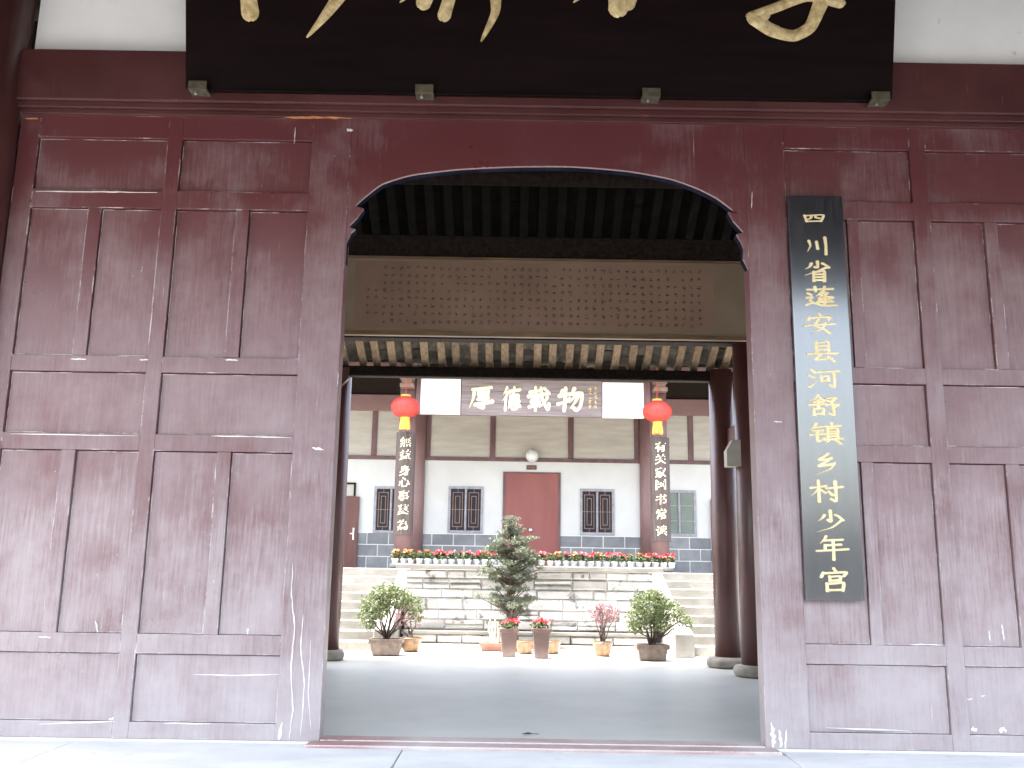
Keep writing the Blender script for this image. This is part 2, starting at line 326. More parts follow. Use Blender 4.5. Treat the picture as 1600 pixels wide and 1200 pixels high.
# ------------------------------------------------------------------ brush lettering
GL = {
 '四': "18 28 26 76|18 31 50 26 86 24 76 74|43 31 41 48 31 58|58 29 58 45 70 49|26 75 76 71",
 '川': "24 30 28 54 18 82 t|48 34 51 68|75 14 77 54 76 94",
 '省': "50 4 50 30 42 30|30 14 24 30 10 40 t|66 12 74 18 84 30|78 30 50 48 8 70 t|36 52 36 96|36 53 54 51 70 48 69 96|38 65 66 63|38 78 66 76|38 92 66 90",
 '蓬': "10 16 88 11|34 4 36 24|64 2 60 22|12 34 22 42|8 54 25 51 17 66 26 77|4 88 26 78 58 90 98 87|55 25 47 37 33 48 t|54 32 74 30 57 46 38 54 t|47 37 60 45 88 52|46 58 78 56|44 66 80 64|40 75 86 72|61 51 62 84",
 '安': "49 2 55 14|20 20 15 36|20 23 50 20 84 17 76 32|46 31 34 58 60 73 80 92|68 44 54 74 18 96 t|4 58 50 53 96 49",
 '县': "32 6 33 60|32 9 50 8 70 6 70 58|34 26 68 24|34 42 68 40|6 63 50 60 95 57|45 64 27 88 50 86 78 81|66 73 86 94",
 '河': "14 12 25 24|7 38 19 46|6 92 18 78 30 54 t|34 22 60 20 96 16|43 42 44 66|43 43 66 40 64 62|45 63 64 60|82 19 83 60 81 90 70 80",
 '舒': "34 4 24 20 3 36 t|34 8 44 20 56 26|20 35 48 32|6 48 58 42|34 28 34 63|20 64 21 92|20 66 49 63 47 89|22 88 46 85|61 16 90 13 74 31|64 28 77 39|57 47 97 42 85 55|79 45 80 92 66 82",
 '镇': "26 4 18 20 4 36 t|18 22 42 19|14 38 42 35|5 56 47 50|28 36 28 84 47 70|51 18 95 13|72 2 72 23|58 27 58 70|58 28 88 25 88 70|60 39 86 37|60 50 86 48|60 61 86 59|46 76 100 70|62 77 49 94 t|80 76 96 92",
 '乡': "54 4 40 18 24 33 60 27|62 24 44 42 22 60 68 50|71 46 58 72 10 98 t",
 '村': "4 35 50 27|28 4 28 94|28 36 18 54 4 70 t|30 40 47 56|51 37 98 29|78 6 79 50 78 92 63 82|57 50 68 65",
 '少': "50 6 51 52 43 46|32 26 26 38 13 50 t|65 24 76 32 86 46|82 47 52 78 8 97 t",
 '年': "34 2 28 16 14 34 t|26 20 82 15|30 40 76 36|30 40 30 61|5 64 50 60 96 55|54 18 55 60 54 100",
 '宫': "49 2 54 13|18 21 12 38|18 24 50 21 86 18 78 34|36 36 37 55|36 38 68 35 65 53|38 54 64 51|27 65 28 96|27 67 50 65 76 62 73 94|30 94 72 91",
 '厚': "14 16 50 11 90 6|22 16 16 56 0 96 t|40 24 42 44 76 42|40 26 60 24 78 20 74 42|44 34 72 32|38 58 60 54 80 50 58 68|58 66 60 94 42 86|24 80 60 74 96 66",
 '德': "26 4 18 18 6 32 t|28 26 20 42 2 58 t|20 44 18 96|40 20 70 14 96 10|66 2 60 36|46 38 46 54|44 40 88 34 84 54|58 38 58 54|72 36 70 54|44 56 88 52|40 66 92 60|42 74 34 92 t|52 72 54 92 80 90 84 78|64 68 72 78|86 66 98 82",
 '载': "8 22 56 14|34 2 34 36|0 40 50 34 98 26|18 50 50 46|32 38 12 66 52 62|36 52 34 98|4 84 56 76|60 4 68 56 94 96 98 72|90 44 76 66 52 88 t|78 6 92 18",
 '物': "20 12 6 38 t|8 36 48 26|32 2 30 60 26 98|2 70 24 64 48 50|66 4 58 22 44 42 t|54 28 96 22 90 76 74 96 62 84|70 30 60 48 46 64 t|84 28 70 60 50 88 t",
}
def catmull(p, n=5):
    if len(p) == 2: return [p[0].lerp(p[1], k / 6) for k in range(7)]
    q = [p[0] * 2 - p[1]] + p + [p[-1] * 2 - p[-2]]; out = []
    for i in range(1, len(q) - 2):
        a, b, c, d = q[i - 1:i + 3]
        tb, tc = (c - a) * 0.32, (d - b) * 0.32
        for k in range(n + (1 if i == len(q) - 3 else 0)):
            t = k / n; h = t * t * (3 - 2 * t)
            out.append(b * (2*t**3 - 3*t*t + 1) + tb * (t**3 - 2*t*t + t) + c * h + tc * (t**3 - t*t))
    return out
def brush(mb, pts, w, frame, taper, lift, rng):
    """domed ribbon; pts are 2-D; frame maps (u, v, depth) to space"""
    c = catmull([Vector(p) for p in pts]); n = len(c); rows = []
    a = rng.uniform(.8, 1.1); b = rng.uniform(.66, .85); e = rng.uniform(.85, 1.12)
    for i, p in enumerate(c):
        t = i / (n - 1); d = (c[min(i + 1, n - 1)] - c[max(i - 1, 0)]).normalized(); nn = Vector((-d.y, d.x))
        if taper: k = a * (1 - t) ** 0.8 + 0.1 * t
        else: k = a * (1 - t) ** 3 + b * 3 * t * (1 - t) + e * t ** 3 + 0.12 * t * (1 - t)
        ww = w * k * .5
        if i == 0: rows += [(p - d * w * a * .46, ww * .22, nn), (p - d * w * a * .38, ww * .6, nn), (p - d * w * a * .22, ww * .86, nn)]
        rows.append((p, ww, nn))
        if i == n - 1: rows += [(p + d * ww * .45, ww * .86, nn), (p + d * ww * .78, ww * .58, nn), (p + d * ww * .95, ww * .22, nn)]
    v = []; f = []
    for p, ww, nn in rows:
        for s, dep in ((-1, -0.001), (-.55, .8), (0, 1), (.55, .8), (1, -0.001)):
            q = p + nn * ww * s; v.append(frame(q.x, q.y, dep * lift if dep > 0 else -0.0005))
    for i in range(len(rows) - 1):
        for k in range(4): f.append((i * 5 + k, i * 5 + k + 1, (i + 1) * 5 + k + 1, (i + 1) * 5 + k))
    mb.add(v, f)
def glyph(ch, frame, wid, lift, rng):
    mb = MB()
    for i, st in enumerate(GL[ch].split('|')):
        tk = st.split(); tp = tk[-1] == 't'
        nums = [float(t) for t in tk if t != 't']; pts = list(zip(nums[::2], nums[1::2]))
        brush(mb, pts, wid, frame, tp, lift + 0.0004 * i, rng)
    return mb
def font_glyph(ch, frame, bold=0.02):
    cu = bpy.data.curves.new('t', 'FONT'); cu.body = ch; cu.size = 1.0; cu.offset = bold; cu.resolution_u = 3; cu.fill_mode = 'FRONT'
    o = bpy.data.objects.new('t', cu); col.objects.link(o)
    dg = bpy.context.evaluated_depsgraph_get(); me = bpy.data.meshes.new_from_object(o.evaluated_get(dg))
    bpy.data.objects.remove(o); bpy.data.curves.remove(cu)
    mb = MB()
    if not me.vertices: return mb
    xs = [v.co.x for v in me.vertices]; ys = [v.co.y for v in me.vertices]
    x0, x1, y0, y1 = min(xs), max(xs), min(ys), max(ys)
    cx, cy = (x0 + x1) / 2, (y0 + y1) / 2; s = 96 / max(x1 - x0, y1 - y0)
    vs = []
    for v in me.vertices:
        u = 50 + (v.co.x - cx) * s; w = 50 - (v.co.y - cy) * s
        w -= (u - 50) * 0.10; u += 2.2 * math.sin(w * 0.11)         # rising strokes, a hand's sway
        vs.append(frame(u, w, 0.004))
    mb.add(vs, [tuple(p.vertices) for p in me.polygons]); bpy.data.meshes.remove(me)
    return mb

rng = random.Random(7)
D = 6.29                                       # front face of the gate wall
# ------------------------------------------------------------------ ground and floors
g = MB(); g.add([(-400, -400, -0.62), (400, -400, -0.62), (400, 400, -0.62), (-400, 400, -0.62)], [(0, 1, 2, 3)])
obj('ground', g, EARTH, kind='structure')
obj('street_wall', bx(-60, 60, -30.4, -30, -0.7, 3.5), EARTH, kind='structure')
ap = obj('forecourt_apron', bx(-7, 7, 2.6, 4.2, -0.70, -0.03), MORTAR, kind='structure')
# long stone slabs in front of the gate, each a piece
xs = [-7, -4.9, -2.75, -0.65, 1.75, 3.02, 5.1, 7]
for i in range(len(xs) - 1):
    obj('slab', bx(xs[i] + .004, xs[i + 1] - .004, 4.2, 6.27, -0.3, -0.012 - 0.003 * (i % 2)), APRON, ap, bev=0.008)
for i in range(len(xs) - 1):
    obj('slab', bx(xs[i] - .6, xs[i + 1] - .61, 2.55, 4.19, -0.3, -0.016), APRON, ap, bev=0.008)
for k in range(3):
    obj('step', bx(-3, 3.4, 2.55 - .34 * (k + 1), 2.549 - .34 * k, -0.7, -0.17 - .15 * k), STEPM, ap, bev=0.01)
obj('hall_floor', bx(-6.2, 6.8, 6.45, 11.95, -0.4, 0.0), CONC, kind='structure')
obj('courtyard', bx(-14, 14, 11.955, 15.6, -0.4, -0.006), COURT, kind='structure')
obj('terrace', MB().box(-14, 14, 15.31, 34, -0.4, 1.08).box(-1.5, 2.1, 13.95, 15.305, -0.3, 1.076), STEPM, kind='structure')

# ------------------------------------------------------------------ the gate hall
gate = thing('gate_hall', 'dark red panelled timber gate hall with a cusped arched doorway', 'building', (0.23, D, 0))
XL, XR = -1.20, 1.665
ZT = 4.318
ROWZ = dict(A=(3.737, 4.14), B=(2.515, 3.60), C=(1.97, 2.40), D=(0.65, 1.855), E=(0.10, 0.525))
def partition(x0, x1, stiles, bays):
    fr = MB(); y0, y1 = D, D + 0.07
    for a, b in stiles: fr.box(a, b, y0, y1, 0.0, ZT)
    pans = []
    for a, b, m0, m1 in bays:                  # a..b is the clear bay, m0..m1 its muntin
        zs = [0.0] + [z for r in 'EDCBA' for z in ROWZ[r]] + [ZT]
        for i in range(0, len(zs), 2): fr.box(a, b, y0 + .001, y1, zs[i], zs[i + 1])
        for r in 'BD': fr.box(m0, m1, y0 + .002, y1, *ROWZ[r])
        for r in 'ACE': pans.append((a, b) + ROWZ[r])
        for r in 'BD': pans += [(a, m0) + ROWZ[r], (m1, b) + ROWZ[r]]
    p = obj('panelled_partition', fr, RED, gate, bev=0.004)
    obj('backing_board', bx(x0 + .004, x1 - .01, D + .046, D + .06, .02, ZT - .02), DKWOOD, p)
    for a, b, c, d in pans:
        dz = rng.uniform(-.004, .004); t = rng.uniform(-.002, .002)
        mb = MB().hexa([(a + .005, D + .024 + dz, c + .003), (b - .005, D + .024 + dz + t, c + .003), (b - .005, D + .045, c + .003), (a + .005, D + .045, c + .003)],
                       [(a + .005, D + .024 + dz + t, d - .006), (b - .005, D + .024 + dz, d - .006), (b - .005, D + .045, d - .006), (a + .005, D + .045, d - .006)])
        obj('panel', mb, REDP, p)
    return p
partition(-3.6, -1.485, [(-3.62, -3.475), (-2.535, -2.43)], [(-3.475, -2.535, -3.06, -2.965), (-2.43, -1.485, -2.00, -1.905)])
partition(1.95, 4.0, [(2.868, 2.985), (3.86, 4.02)], [(1.95, 2.868, 2.385, 2.465), (2.985, 3.86, 3.37, 3.46)])
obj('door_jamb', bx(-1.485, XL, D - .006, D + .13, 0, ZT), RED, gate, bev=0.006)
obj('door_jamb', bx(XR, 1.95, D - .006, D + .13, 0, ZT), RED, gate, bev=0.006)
prof = [(533, 411), (540, 402), (541, 380), (548, 364), (555, 358), (545, 355), (547, 351), (558, 340), (568, 326), (554, 322), (572, 306), (598, 287), (644, 273), (719, 264),
        (806, 260), (894, 260), (981, 267), (1047, 279), (1090, 294), (1121, 310), (1153, 334), (1138, 331), (1146, 345), (1163, 364), (1151, 366), (1158, 378), (1162, 388), (1161, 404), (1169, 419)]
prof = prof[:9] + [(q.x, q.y) for q in catmull([Vector(p) for p in prof[9:21]], 5)] + prof[21:]
poly = [(XL + .0005, ZT), (XL + .0005, 3.22)] + [(P(x, y, D).x, P(x, y, D).z) for x, y in prof] + [(XR - .0005, 3.22), (XR - .0005, ZT)]
poly[2] = (XL + .004, poly[2][1]); poly[-3] = (XR - .004, poly[-3][1])
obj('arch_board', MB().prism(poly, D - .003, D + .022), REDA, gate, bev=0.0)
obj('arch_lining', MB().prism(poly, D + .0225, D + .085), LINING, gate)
obj('threshold', MB().box(XL - .06, XR + .06, 6.13, 6.284, -0.12, 0.006).box(XL + .001, XR - .001, 6.286, 6.448, -0.12, 0.012), SILL, gate, bev=0.008)
obj('sill_plinth', MB().box(-6.2, XL - .062, D - .02, D + .16, -0.3, -0.001).box(XR + .062, 6.8, D - .02, D + .16, -0.3, -0.001), APRON, gate)
bm_ = obj('lintel_beam', bx(-6.2, 6.8, D - .07, D + .2, 4.40, 4.803), BEAM, gate, bev=0.012)
obj('lintel_moulding', MB().box(-6.2, 6.8, D - .025, D + .12, ZT - .004, 4.352).box(-6.2, 6.8, D - .05, D + .12, 4.353, 4.399), BEAM, gate, bev=0.006)
obj('plaster_band', bx(-3.6, 6.8, D + .02, D + .14, 4.80, 6.1), PLASTER, gate)
# corner pillars at the ends of the wall, flank walls
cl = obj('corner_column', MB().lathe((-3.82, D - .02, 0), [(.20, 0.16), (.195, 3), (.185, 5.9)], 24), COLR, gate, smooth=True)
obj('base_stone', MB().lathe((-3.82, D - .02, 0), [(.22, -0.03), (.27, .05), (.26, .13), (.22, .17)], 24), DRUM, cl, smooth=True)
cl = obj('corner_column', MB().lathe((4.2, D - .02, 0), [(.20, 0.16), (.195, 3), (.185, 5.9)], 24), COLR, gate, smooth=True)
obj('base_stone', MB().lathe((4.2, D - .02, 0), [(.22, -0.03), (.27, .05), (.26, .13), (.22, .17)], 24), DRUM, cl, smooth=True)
obj('flank_wall', bx(-6.2, -3.95, D + .02, D + .2, 0, 4.40), PLASTER, gate)
obj('flank_wall', bx(4.38, 6.8, D + .02, D + .2, 0, 4.40), PLASTER, gate)
obj('end_wall', bx(-6.35, -6.2, D + .2, 11.2, -.3, 4.4), PLASTER, gate)
obj('end_wall', bx(6.8, 6.95, D + .2, 11.2, -.3, 4.4), PLASTER, gate)
# flaked paint: thin slivers lifted off the boards, pale wood and primer showing
CHIP = pm('bare_primer', (0.62, 0.59, 0.55), (0.78, 0.76, 0.72), 30, 0.85, bmp=0.4)
BARE = pm('bare_orange_wood', (0.42, 0.17, 0.06), (0.55, 0.25, 0.09), 30, 0.8)
NCH = [0]
def sliver(pts, w, mat=CHIP, Y=None):
    NCH[0] += 1
    q = [P(x, y, D) for x, y in pts]; c = []
    for i in range(len(q) - 1):
        for k in range(6): c.append(q[i].lerp(q[i + 1], k / 6))
    c.append(q[-1]); v = []; f = []; y_ = (D if Y is None else Y) - .00035 * (NCH[0] % 7)
    for i, p in enumerate(c):
        d = (c[min(i + 1, len(c) - 1)] - c[max(i - 1, 0)]); d.y = 0; d.normalize(); n_ = Vector((-d.z, 0, d.x))
        t_ = i / (len(c) - 1); dd = 0; ww = w * (.25 + .75 * math.sin(math.pi * t_) ** .6) * rng.uniform(.45, 1.2); j = rng.uniform(-.22, .22) * w
        p = Vector((p.x, y_, p.z)) + n_ * j
        for s_ in (-.5, .5):
            v += [p + n_ * ww * s_ + Vector((0, -.0016, 0)), p + n_ * ww * s_ + Vector((0, .004, 0))]
    for i in range(len(c) - 1):
        a = 4 * i; b = a + 4
        f += [(a, a + 2, b + 2, b), (a, b, b + 1, a + 1), (a + 2, a + 3, b + 3, b + 2)]
    obj('paint_chip', MB().add(v, f), mat, gate)
sliver([(446, 186), (500, 186.5), (550, 187)], .018, BARE, D - .026); sliver([(42, 188), (62, 188)], .014, BARE, D - .026)
JY = D - .0065
for pts, w, Y_ in (([(542, 203), (552, 204)], .03, D - .0035), ([(488, 700), (506, 703)], .016, JY), ([(1209, 658), (1222, 660)], .014, JY),
        ([(458, 880), (456, 930), (461, 980), (455, 1040), (458, 1110), (452, 1155)], .009, JY), ([(474, 960), (470, 1010), (476, 1070), (470, 1150)], .008, JY), ([(486, 1000), (482, 1080), (486, 1140)], .006, JY),
        ([(441, 1128), (436, 1156)], .022, JY), ([(1228, 1140), (1226, 1172)], .012, JY), ([(1205, 1128), (1207, 1150), (1208, 1168)], .030, JY), ([(1218, 1140), (1219, 1168)], .026, JY),
        ([(462, 200), (460, 225)], .006, JY), ([(530, 196), (531, 212)], .005, D - .0035), ([(1175, 300), (1174, 326)], .006, JY)):
    sliver(pts, w, CHIP, Y_)
for pts, w in (([(60, 1131), (180, 1127)], .010), ([(255, 1130), (330, 1131)], .010), ([(56, 299), (160, 300), (246, 301)], .009), ([(170, 1123), (178, 1123)], .02), ([(330, 681), (455, 684)], .008), ([(15, 678), (215, 681)], .007),
               ([(110, 561), (135, 561)], .010), ([(352, 562), (372, 563)], .011), ([(218, 562), (232, 562)], .010), ([(1420, 1007), (1478, 1008)], .009), ([(1290, 1137), (1420, 1142)], .008), ([(60, 995), (80, 996)], .01)):
    sliver(pts, w, CHIP, D + .0005)
for pts, w in (([(222, 990), (221, 965)], .014), ([(411, 990), (410, 980)], .035), ([(376, 992), (377, 978)], .012), ([(385, 992), (386, 982)], .012), ([(300, 1054), (360, 1056), (435, 1054)], .009), ([(150, 990), (147, 970)], .01), ([(190, 990), (190, 960)], .012),
               ([(1572, 1002), (1568, 975)], .012), ([(1550, 1003), (1548, 985)], .008), ([(1520, 1140), (1530, 1141)], .03), ([(1564, 1141), (1576, 1142)], .035), ([(1512, 1094), (1522, 1093)], .012), ([(1535, 1089), (1542, 1087)], .01)):
    sliver(pts, w, CHIP, D + .0255)
# hall columns with stone drums, and the painted tie beams between them
def hall_column(x, y, r, top, br=.245, bh=.125):
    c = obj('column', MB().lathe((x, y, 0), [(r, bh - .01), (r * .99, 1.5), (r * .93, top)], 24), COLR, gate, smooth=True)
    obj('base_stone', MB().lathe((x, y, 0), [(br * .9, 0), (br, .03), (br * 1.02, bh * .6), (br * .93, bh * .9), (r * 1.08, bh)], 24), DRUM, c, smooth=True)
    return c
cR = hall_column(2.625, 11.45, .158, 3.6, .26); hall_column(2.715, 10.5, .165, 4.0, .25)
hall_column(-2.17, 11.6, .135, 3.6, .2); hall_column(-2.28, 10.5, .15, 4.0)
for x in (2.70, -2.25):
    obj('tie_beam', bx(x - .045, x + .045, 10.62, 11.36, 2.62, 2.83), COLR, gate, bev=.006)
    obj('bracket', MB().prism([(x - .2, 3.56), (x - .2, 3.42), (x, 3.2), (x, 3.56)] if x > 0 else [(x + .2, 3.56), (x + .2, 3.42), (x, 3.2), (x, 3.56)], 11.40, 11.48), COLR, gate)
e0, e1 = P(1134, 696, 10.45), P(1146, 729, 10.45)
obj('beam_end', MB().prism([(e0.x, e0.z - .06), (e0.x + .07, e0.z + .06), (e1.x + .08, e0.z + .06), (e1.x + .08, e1.z), (e0.x, e1.z)], 10.40, 10.55), BEIGE, gate, label='white painted tenon end of the tie beam')
# roof: rear slope seen from below through the arch
def roofz(Y): return 3.60 + (11.5 - Y) * 0.55
rf = MB()
RX0, RX1 = -6.6, 7.2
rf.hexa([(RX0, 7.2, roofz(7.2) + .16), (RX1, 7.2, roofz(7.2) + .16), (RX1, 11.64, roofz(11.64) + .16), (RX0, 11.64, roofz(11.64) + .16)],
        [(RX0, 7.2, roofz(7.2) + .26), (RX1, 7.2, roofz(7.2) + .26), (RX1, 11.64, roofz(11.64) + .26), (RX0, 11.64, roofz(11.64) + .26)])
rf.hexa([(RX0, 2.0, 4.28), (RX1, 2.0, 4.28), (RX1, 7.199, roofz(7.2) + .16), (RX0, 7.199, roofz(7.2) + .16)],
        [(RX0, 2.0, 4.38), (RX1, 2.0, 4.38), (RX1, 7.199, roofz(7.2) + .26), (RX0, 7.199, roofz(7.2) + .26)])
roof = obj('roof', rf, SMOKE_SHADE, gate)
rl = math.hypot(1.99, 1.99 * .55)
me = bx(-.046, .046, 1.2, rl, 0, .045).mesh('rafter', RAFT, bev=.004)
ang = -math.atan(0.55)
fr_m = bx(-.04, .04, 0, 5.3, 0, .05).mesh('rafter', DKWOOD, bev=.004)
# one tile: a shallow arch, seen from below as a curved lip
tm = MB(); n = 6; tv = []
for y, r in ((0, .088), (.15, .078)):
    for k in range(n + 1):
        a = math.pi * (0.12 + 0.76 * k / n); tv.append((r * math.cos(a), y, r * math.sin(a) * .62 - .012 * (y > 0)))
tv += [(x, y, z + .014) for x, y, z in tv]
q = n + 1
tf = [(k, k + 1, q + k + 1, q + k) for k in range(n)] + [(2*q + k, 3*q + k, 3*q + k + 1, 2*q + k + 1) for k in range(n)] + [(k, 2*q + k, 2*q + k + 1, k + 1) for k in range(n)]
tm.add(tv, tf); tile_me = tm.mesh('tile', TILE)
xr = -2.9; stuff_t = MB()
while xr < 3.6:
    jx = rng.uniform(-.012, .012)
    piece('rafter', me, roof, (xr + jx, 9.52, roofz(9.52)), (ang, 0, rng.uniform(-.008, .008)))
    piece('rafter', fr_m, roof, (xr + jx, 2.1, 4.26), (math.atan((roofz(7.2) + .16 - 4.28) / 5.2), 0, 0))
    xc = xr + .1
    Y = 10.72
    while Y < 11.44:
        if -2.2 < xc < 2.7:
            piece('tile', tile_me, roof, (xc + rng.uniform(-.006, .006), Y, roofz(Y) + .052 + rng.uniform(-.014, .008)), (ang - .06 + rng.uniform(-.05, .05), 0, rng.uniform(-.05, .05)))
        Y += rng.choice((.10, .115, .09, .16))
    Y = 8.6
    while Y < 10.66:
        off = Vector((xc, Y, roofz(Y) + .05 + rng.uniform(-.01, .01))); rot = Matrix.Rotation(ang - .06, 3, 'X')
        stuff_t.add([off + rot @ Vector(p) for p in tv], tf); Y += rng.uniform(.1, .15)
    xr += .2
# upper rafters of the rear slope (a second length, its colour darkened with the ceiling's shade)
up_m = bx(-.044, .044, 0, math.hypot(3.36, 3.36 * .55), 0, .045).mesh('rafter', SMOKE_SHADE, bev=.004)
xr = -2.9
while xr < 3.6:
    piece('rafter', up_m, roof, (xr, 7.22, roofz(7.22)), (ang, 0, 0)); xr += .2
obj('tile_courses', stuff_t, SMOKE_SHADE, roof, kind='stuff', fix=False)
def purlin(Y, r, zoff=0, mat=DKWOOD, parent=None, x0=-6.2, x1=6.8):
    z = roofz(Y) - r + zoff
    return obj('purlin', MB().tube([(x0, Y, z), (0, Y, z), (x1, Y, z)], r, 14), mat, gate, smooth=True)
purlin(8.78, .10); purlin(10.42, .09); purlin(7.25, .12)
ez0, ez1 = P(825, 593, 11.5).z, P(825, 577, 11.5).z
obj('eave_beam', bx(-2.15, 2.62, 11.42, 11.56, ez0, ez1), DKWOOD, gate, bev=.02)
obj('eave_beam', bx(2.74, 6.8, 11.42, 11.56, ez0, ez1), DKWOOD, gate, bev=.02)
obj('eave_beam', bx(-6.2, -2.29, 11.42, 11.56, ez0, ez1), DKWOOD, gate, bev=.02)
obj('hall_beam', bx(-2.2, 2.7, 10.40, 10.6, 3.70, 3.93), DKWOOD, gate, bev=.02)
obj('hall_beam', bx(-6.2, 6.8, 9.06, 9.24, 4.22, 4.46), DKWOOD, gate, bev=.02)

# ------------------------------------------------------------------ calligraphy scroll across the hall
bY = 9.0
b0, b1 = P(522, 410, bY), P(1180, 524, bY)
bt, bb = P(825, 407, bY).z, P(825, 521, bY).z
ban = thing('calligraphy_scroll', 'long horizontal framed scroll of small black characters hung inside the gate hall', 'scroll', ((b0.x + b1.x) / 2, bY, bb))
obj('mount', bx(b0.x - .35, b1.x + .35, bY, bY + .02, bb, bt), MARGIN, ban)
t0, t1 = P(556, 416, bY), P(1116, 510, bY)
pz0, pz1 = bb + .035, bt - .03
obj('paper', bx(t0.x, t1.x, bY - .003, bY - .0005, pz0, pz1), PAPER, ban)
fr = MB().box(b0.x - .37, b1.x + .37, bY - .03, bY + .03, bb - .045, bb - .001)
obj('frame_rail', fr, WOODF, ban, bev=.006)
obj('frame_rail', bx(b0.x - .37, b1.x + .37, bY - .02, bY + .03, bt + .001, bt + .02), WOODF, ban, bev=.006)
ink = MB(); ncol, nrow = 42, 8
wcol = (t1.x - .10 - t0.x - .10) / ncol; hrow = (pz1 - pz0 - .06) / nrow
for i in range(ncol):
    for j in range(nrow):
        if (i < 2 and j in (0, 1, 7)) or rng.random() < .03: continue
        cx = t0.x + .10 + (i + .5) * wcol + rng.uniform(-.006, .006); cz = pz1 - .03 - (j + .5) * hrow + rng.uniform(-.006, .006)
        s = rng.uniform(.014, .022)
        for _ in range(rng.randint(3, 6)):                 # illegible small brush marks
            u, w = rng.uniform(-1, 1) * s * .7, rng.uniform(-1, 1) * s * .8
            if rng.random() < .55: L, H = s * rng.uniform(.5, .95), .0024
            else: L, H = .0024, s * rng.uniform(.4, .9)
            sk = rng.uniform(-.006, .006)
            ink.add([(cx + u - L, bY - .0045, cz + w - H), (cx + u + L, bY - .0045, cz + w - H + sk), (cx + u + L, bY - .0045, cz + w + H + sk), (cx + u - L, bY - .0045, cz + w + H)], [(0, 1, 2, 3)])
obj('lettering', ink, INK, ban, kind='stuff', fix=False)

# ------------------------------------------------------------------ signboard over the gate
sY = D - .12
sb0, sb1 = P(290, 137, sY), P(1394, 152, sY)
szb = P(840, 147, sY).z
TILT = math.radians(14)
def sframe(x, h, dep): return Vector((x, sY - math.sin(TILT) * h - math.cos(TILT) * dep, szb + math.cos(TILT) * h - math.sin(TILT) * dep))
top = thing('hanging_signboard', 'large black lacquered signboard with gold brush calligraphy above the doorway', 'signboard', ((sb0.x + sb1.x) / 2, sY, szb))
Hs = 0.92
def sbox(x0, x1, h0, h1, d0, d1):
    return MB().hexa([sframe(x0, h0, d1), sframe(x1, h0, d1), sframe(x1, h0, d0), sframe(x0, h0, d0)], [sframe(x0, h1, d1), sframe(x1, h1, d1), sframe(x1, h1, d0), sframe(x0, h1, d0)])
obj('board', sbox(sb0.x, sb1.x, 0, Hs, -.05, 0), SIGN, top, bev=.006)
obj('edge_strip', sbox(sb0.x + .02, sb1.x - .02, -.016, -.001, -.045, .012), SIGN, top, bev=.003)
nrm = Vector((0, -math.cos(TILT), -math.sin(TILT))); p0s = sframe(0, 0, 0)
def on_sign(px_, py_):
    d = ray(px_, py_); t = (p0s - CAM).dot(nrm) / d.dot(nrm); w = CAM + d * t
    return Vector((w.x, (w.z - szb) / math.cos(TILT)))
big = ["387 -110 383 -50 391 20 w30", "560 -60 530 -6 505 28 480 58 t w30", "655 -50 640 -10 625 4 t w14", "672 -40 668 -6 662 4 w26", "712 -60 704 -10 694 24 w24",
       "760 -90 772 -30 774 18 752 64 t w36", "918 -30 906 -6 896 4 t w16", "958 -60 962 -10 966 12 w34", "1000 -60 990 -12 982 6 w22",
       "1320 -90 1300 -40 1284 -4 w30", "1172 26 1212 12 1262 -6 1312 4 w20", "1178 28 1206 48 1240 56 1266 42 1282 6 w24", "1196 22 1190 36 1214 48 w18"]
for st in big:
    tk = st.split(); w = float(tk[-1][1:]); tp = 't' in tk
    nums = [float(k) for k in tk if k[0] not in 'tw']; pts = [on_sign(a, b) for a, b in zip(nums[::2], nums[1::2])]
    mb = MB(); brush(mb, pts, w * .0042, lambda u, v, d: sframe(u, v, d), tp, .016 + rng.uniform(0, .003), rng)
    obj('brush_stroke', mb, OLDGOLD, top, smooth=True)
for px_ in (312, 664, 1016, 1371):
    c = P(px_, 146, sY).x
    b = obj('bracket', MB().box(c - .065, c + .065, sY - .045, D - .071, szb - .035, szb - .018).box(c - .065, c + .065, sY - .062, sY - .046, szb - .035, szb + .03), IRON, top, bev=.003)
    obj('bolt', MB().lathe((c - .02, sY - .02, szb - .06), [(.004, 0), (.011, .004), (.011, .02), (.006, .025)], 8), METAL, b)

# ------------------------------------------------------------------ name plaque right of the doorway
pl = thing('name_plaque', 'tall narrow black wooden plaque with a column of gold characters right of the doorway', 'plaque', (2.145, D - .03, 0.93))
pY = D - .045
obj('board', bx(1.952, 2.342, pY, D - .008, .932, 3.757), PLQ, pl, bev=.006)
txt = '四川省蓬安县河舒镇乡村少年宫'
ypx = [341, 383, 424, 464, 506, 549, 591, 634, 678, 725, 768, 814, 856, 906]
cpx = [1271, 1277, 1278, 1282, 1281, 1285, 1287, 1287, 1289, 1293, 1291, 1298, 1300, 1304]
for ch, y, x in zip(txt, ypx, cpx):
    c = P(x, y, pY); s = .225 if ch not in '四' else .20; sz = s * (.48 if ch == '四' else .69)
    obj('character', glyph(ch, lambda u, v, d, c=c, s=s, sz=sz: Vector((c.x + (u - 50) / 100 * s, pY - d, c.z - (v - 50) / 100 * sz)), 12.0, .007, rng), GOLDP, pl, smooth=True)

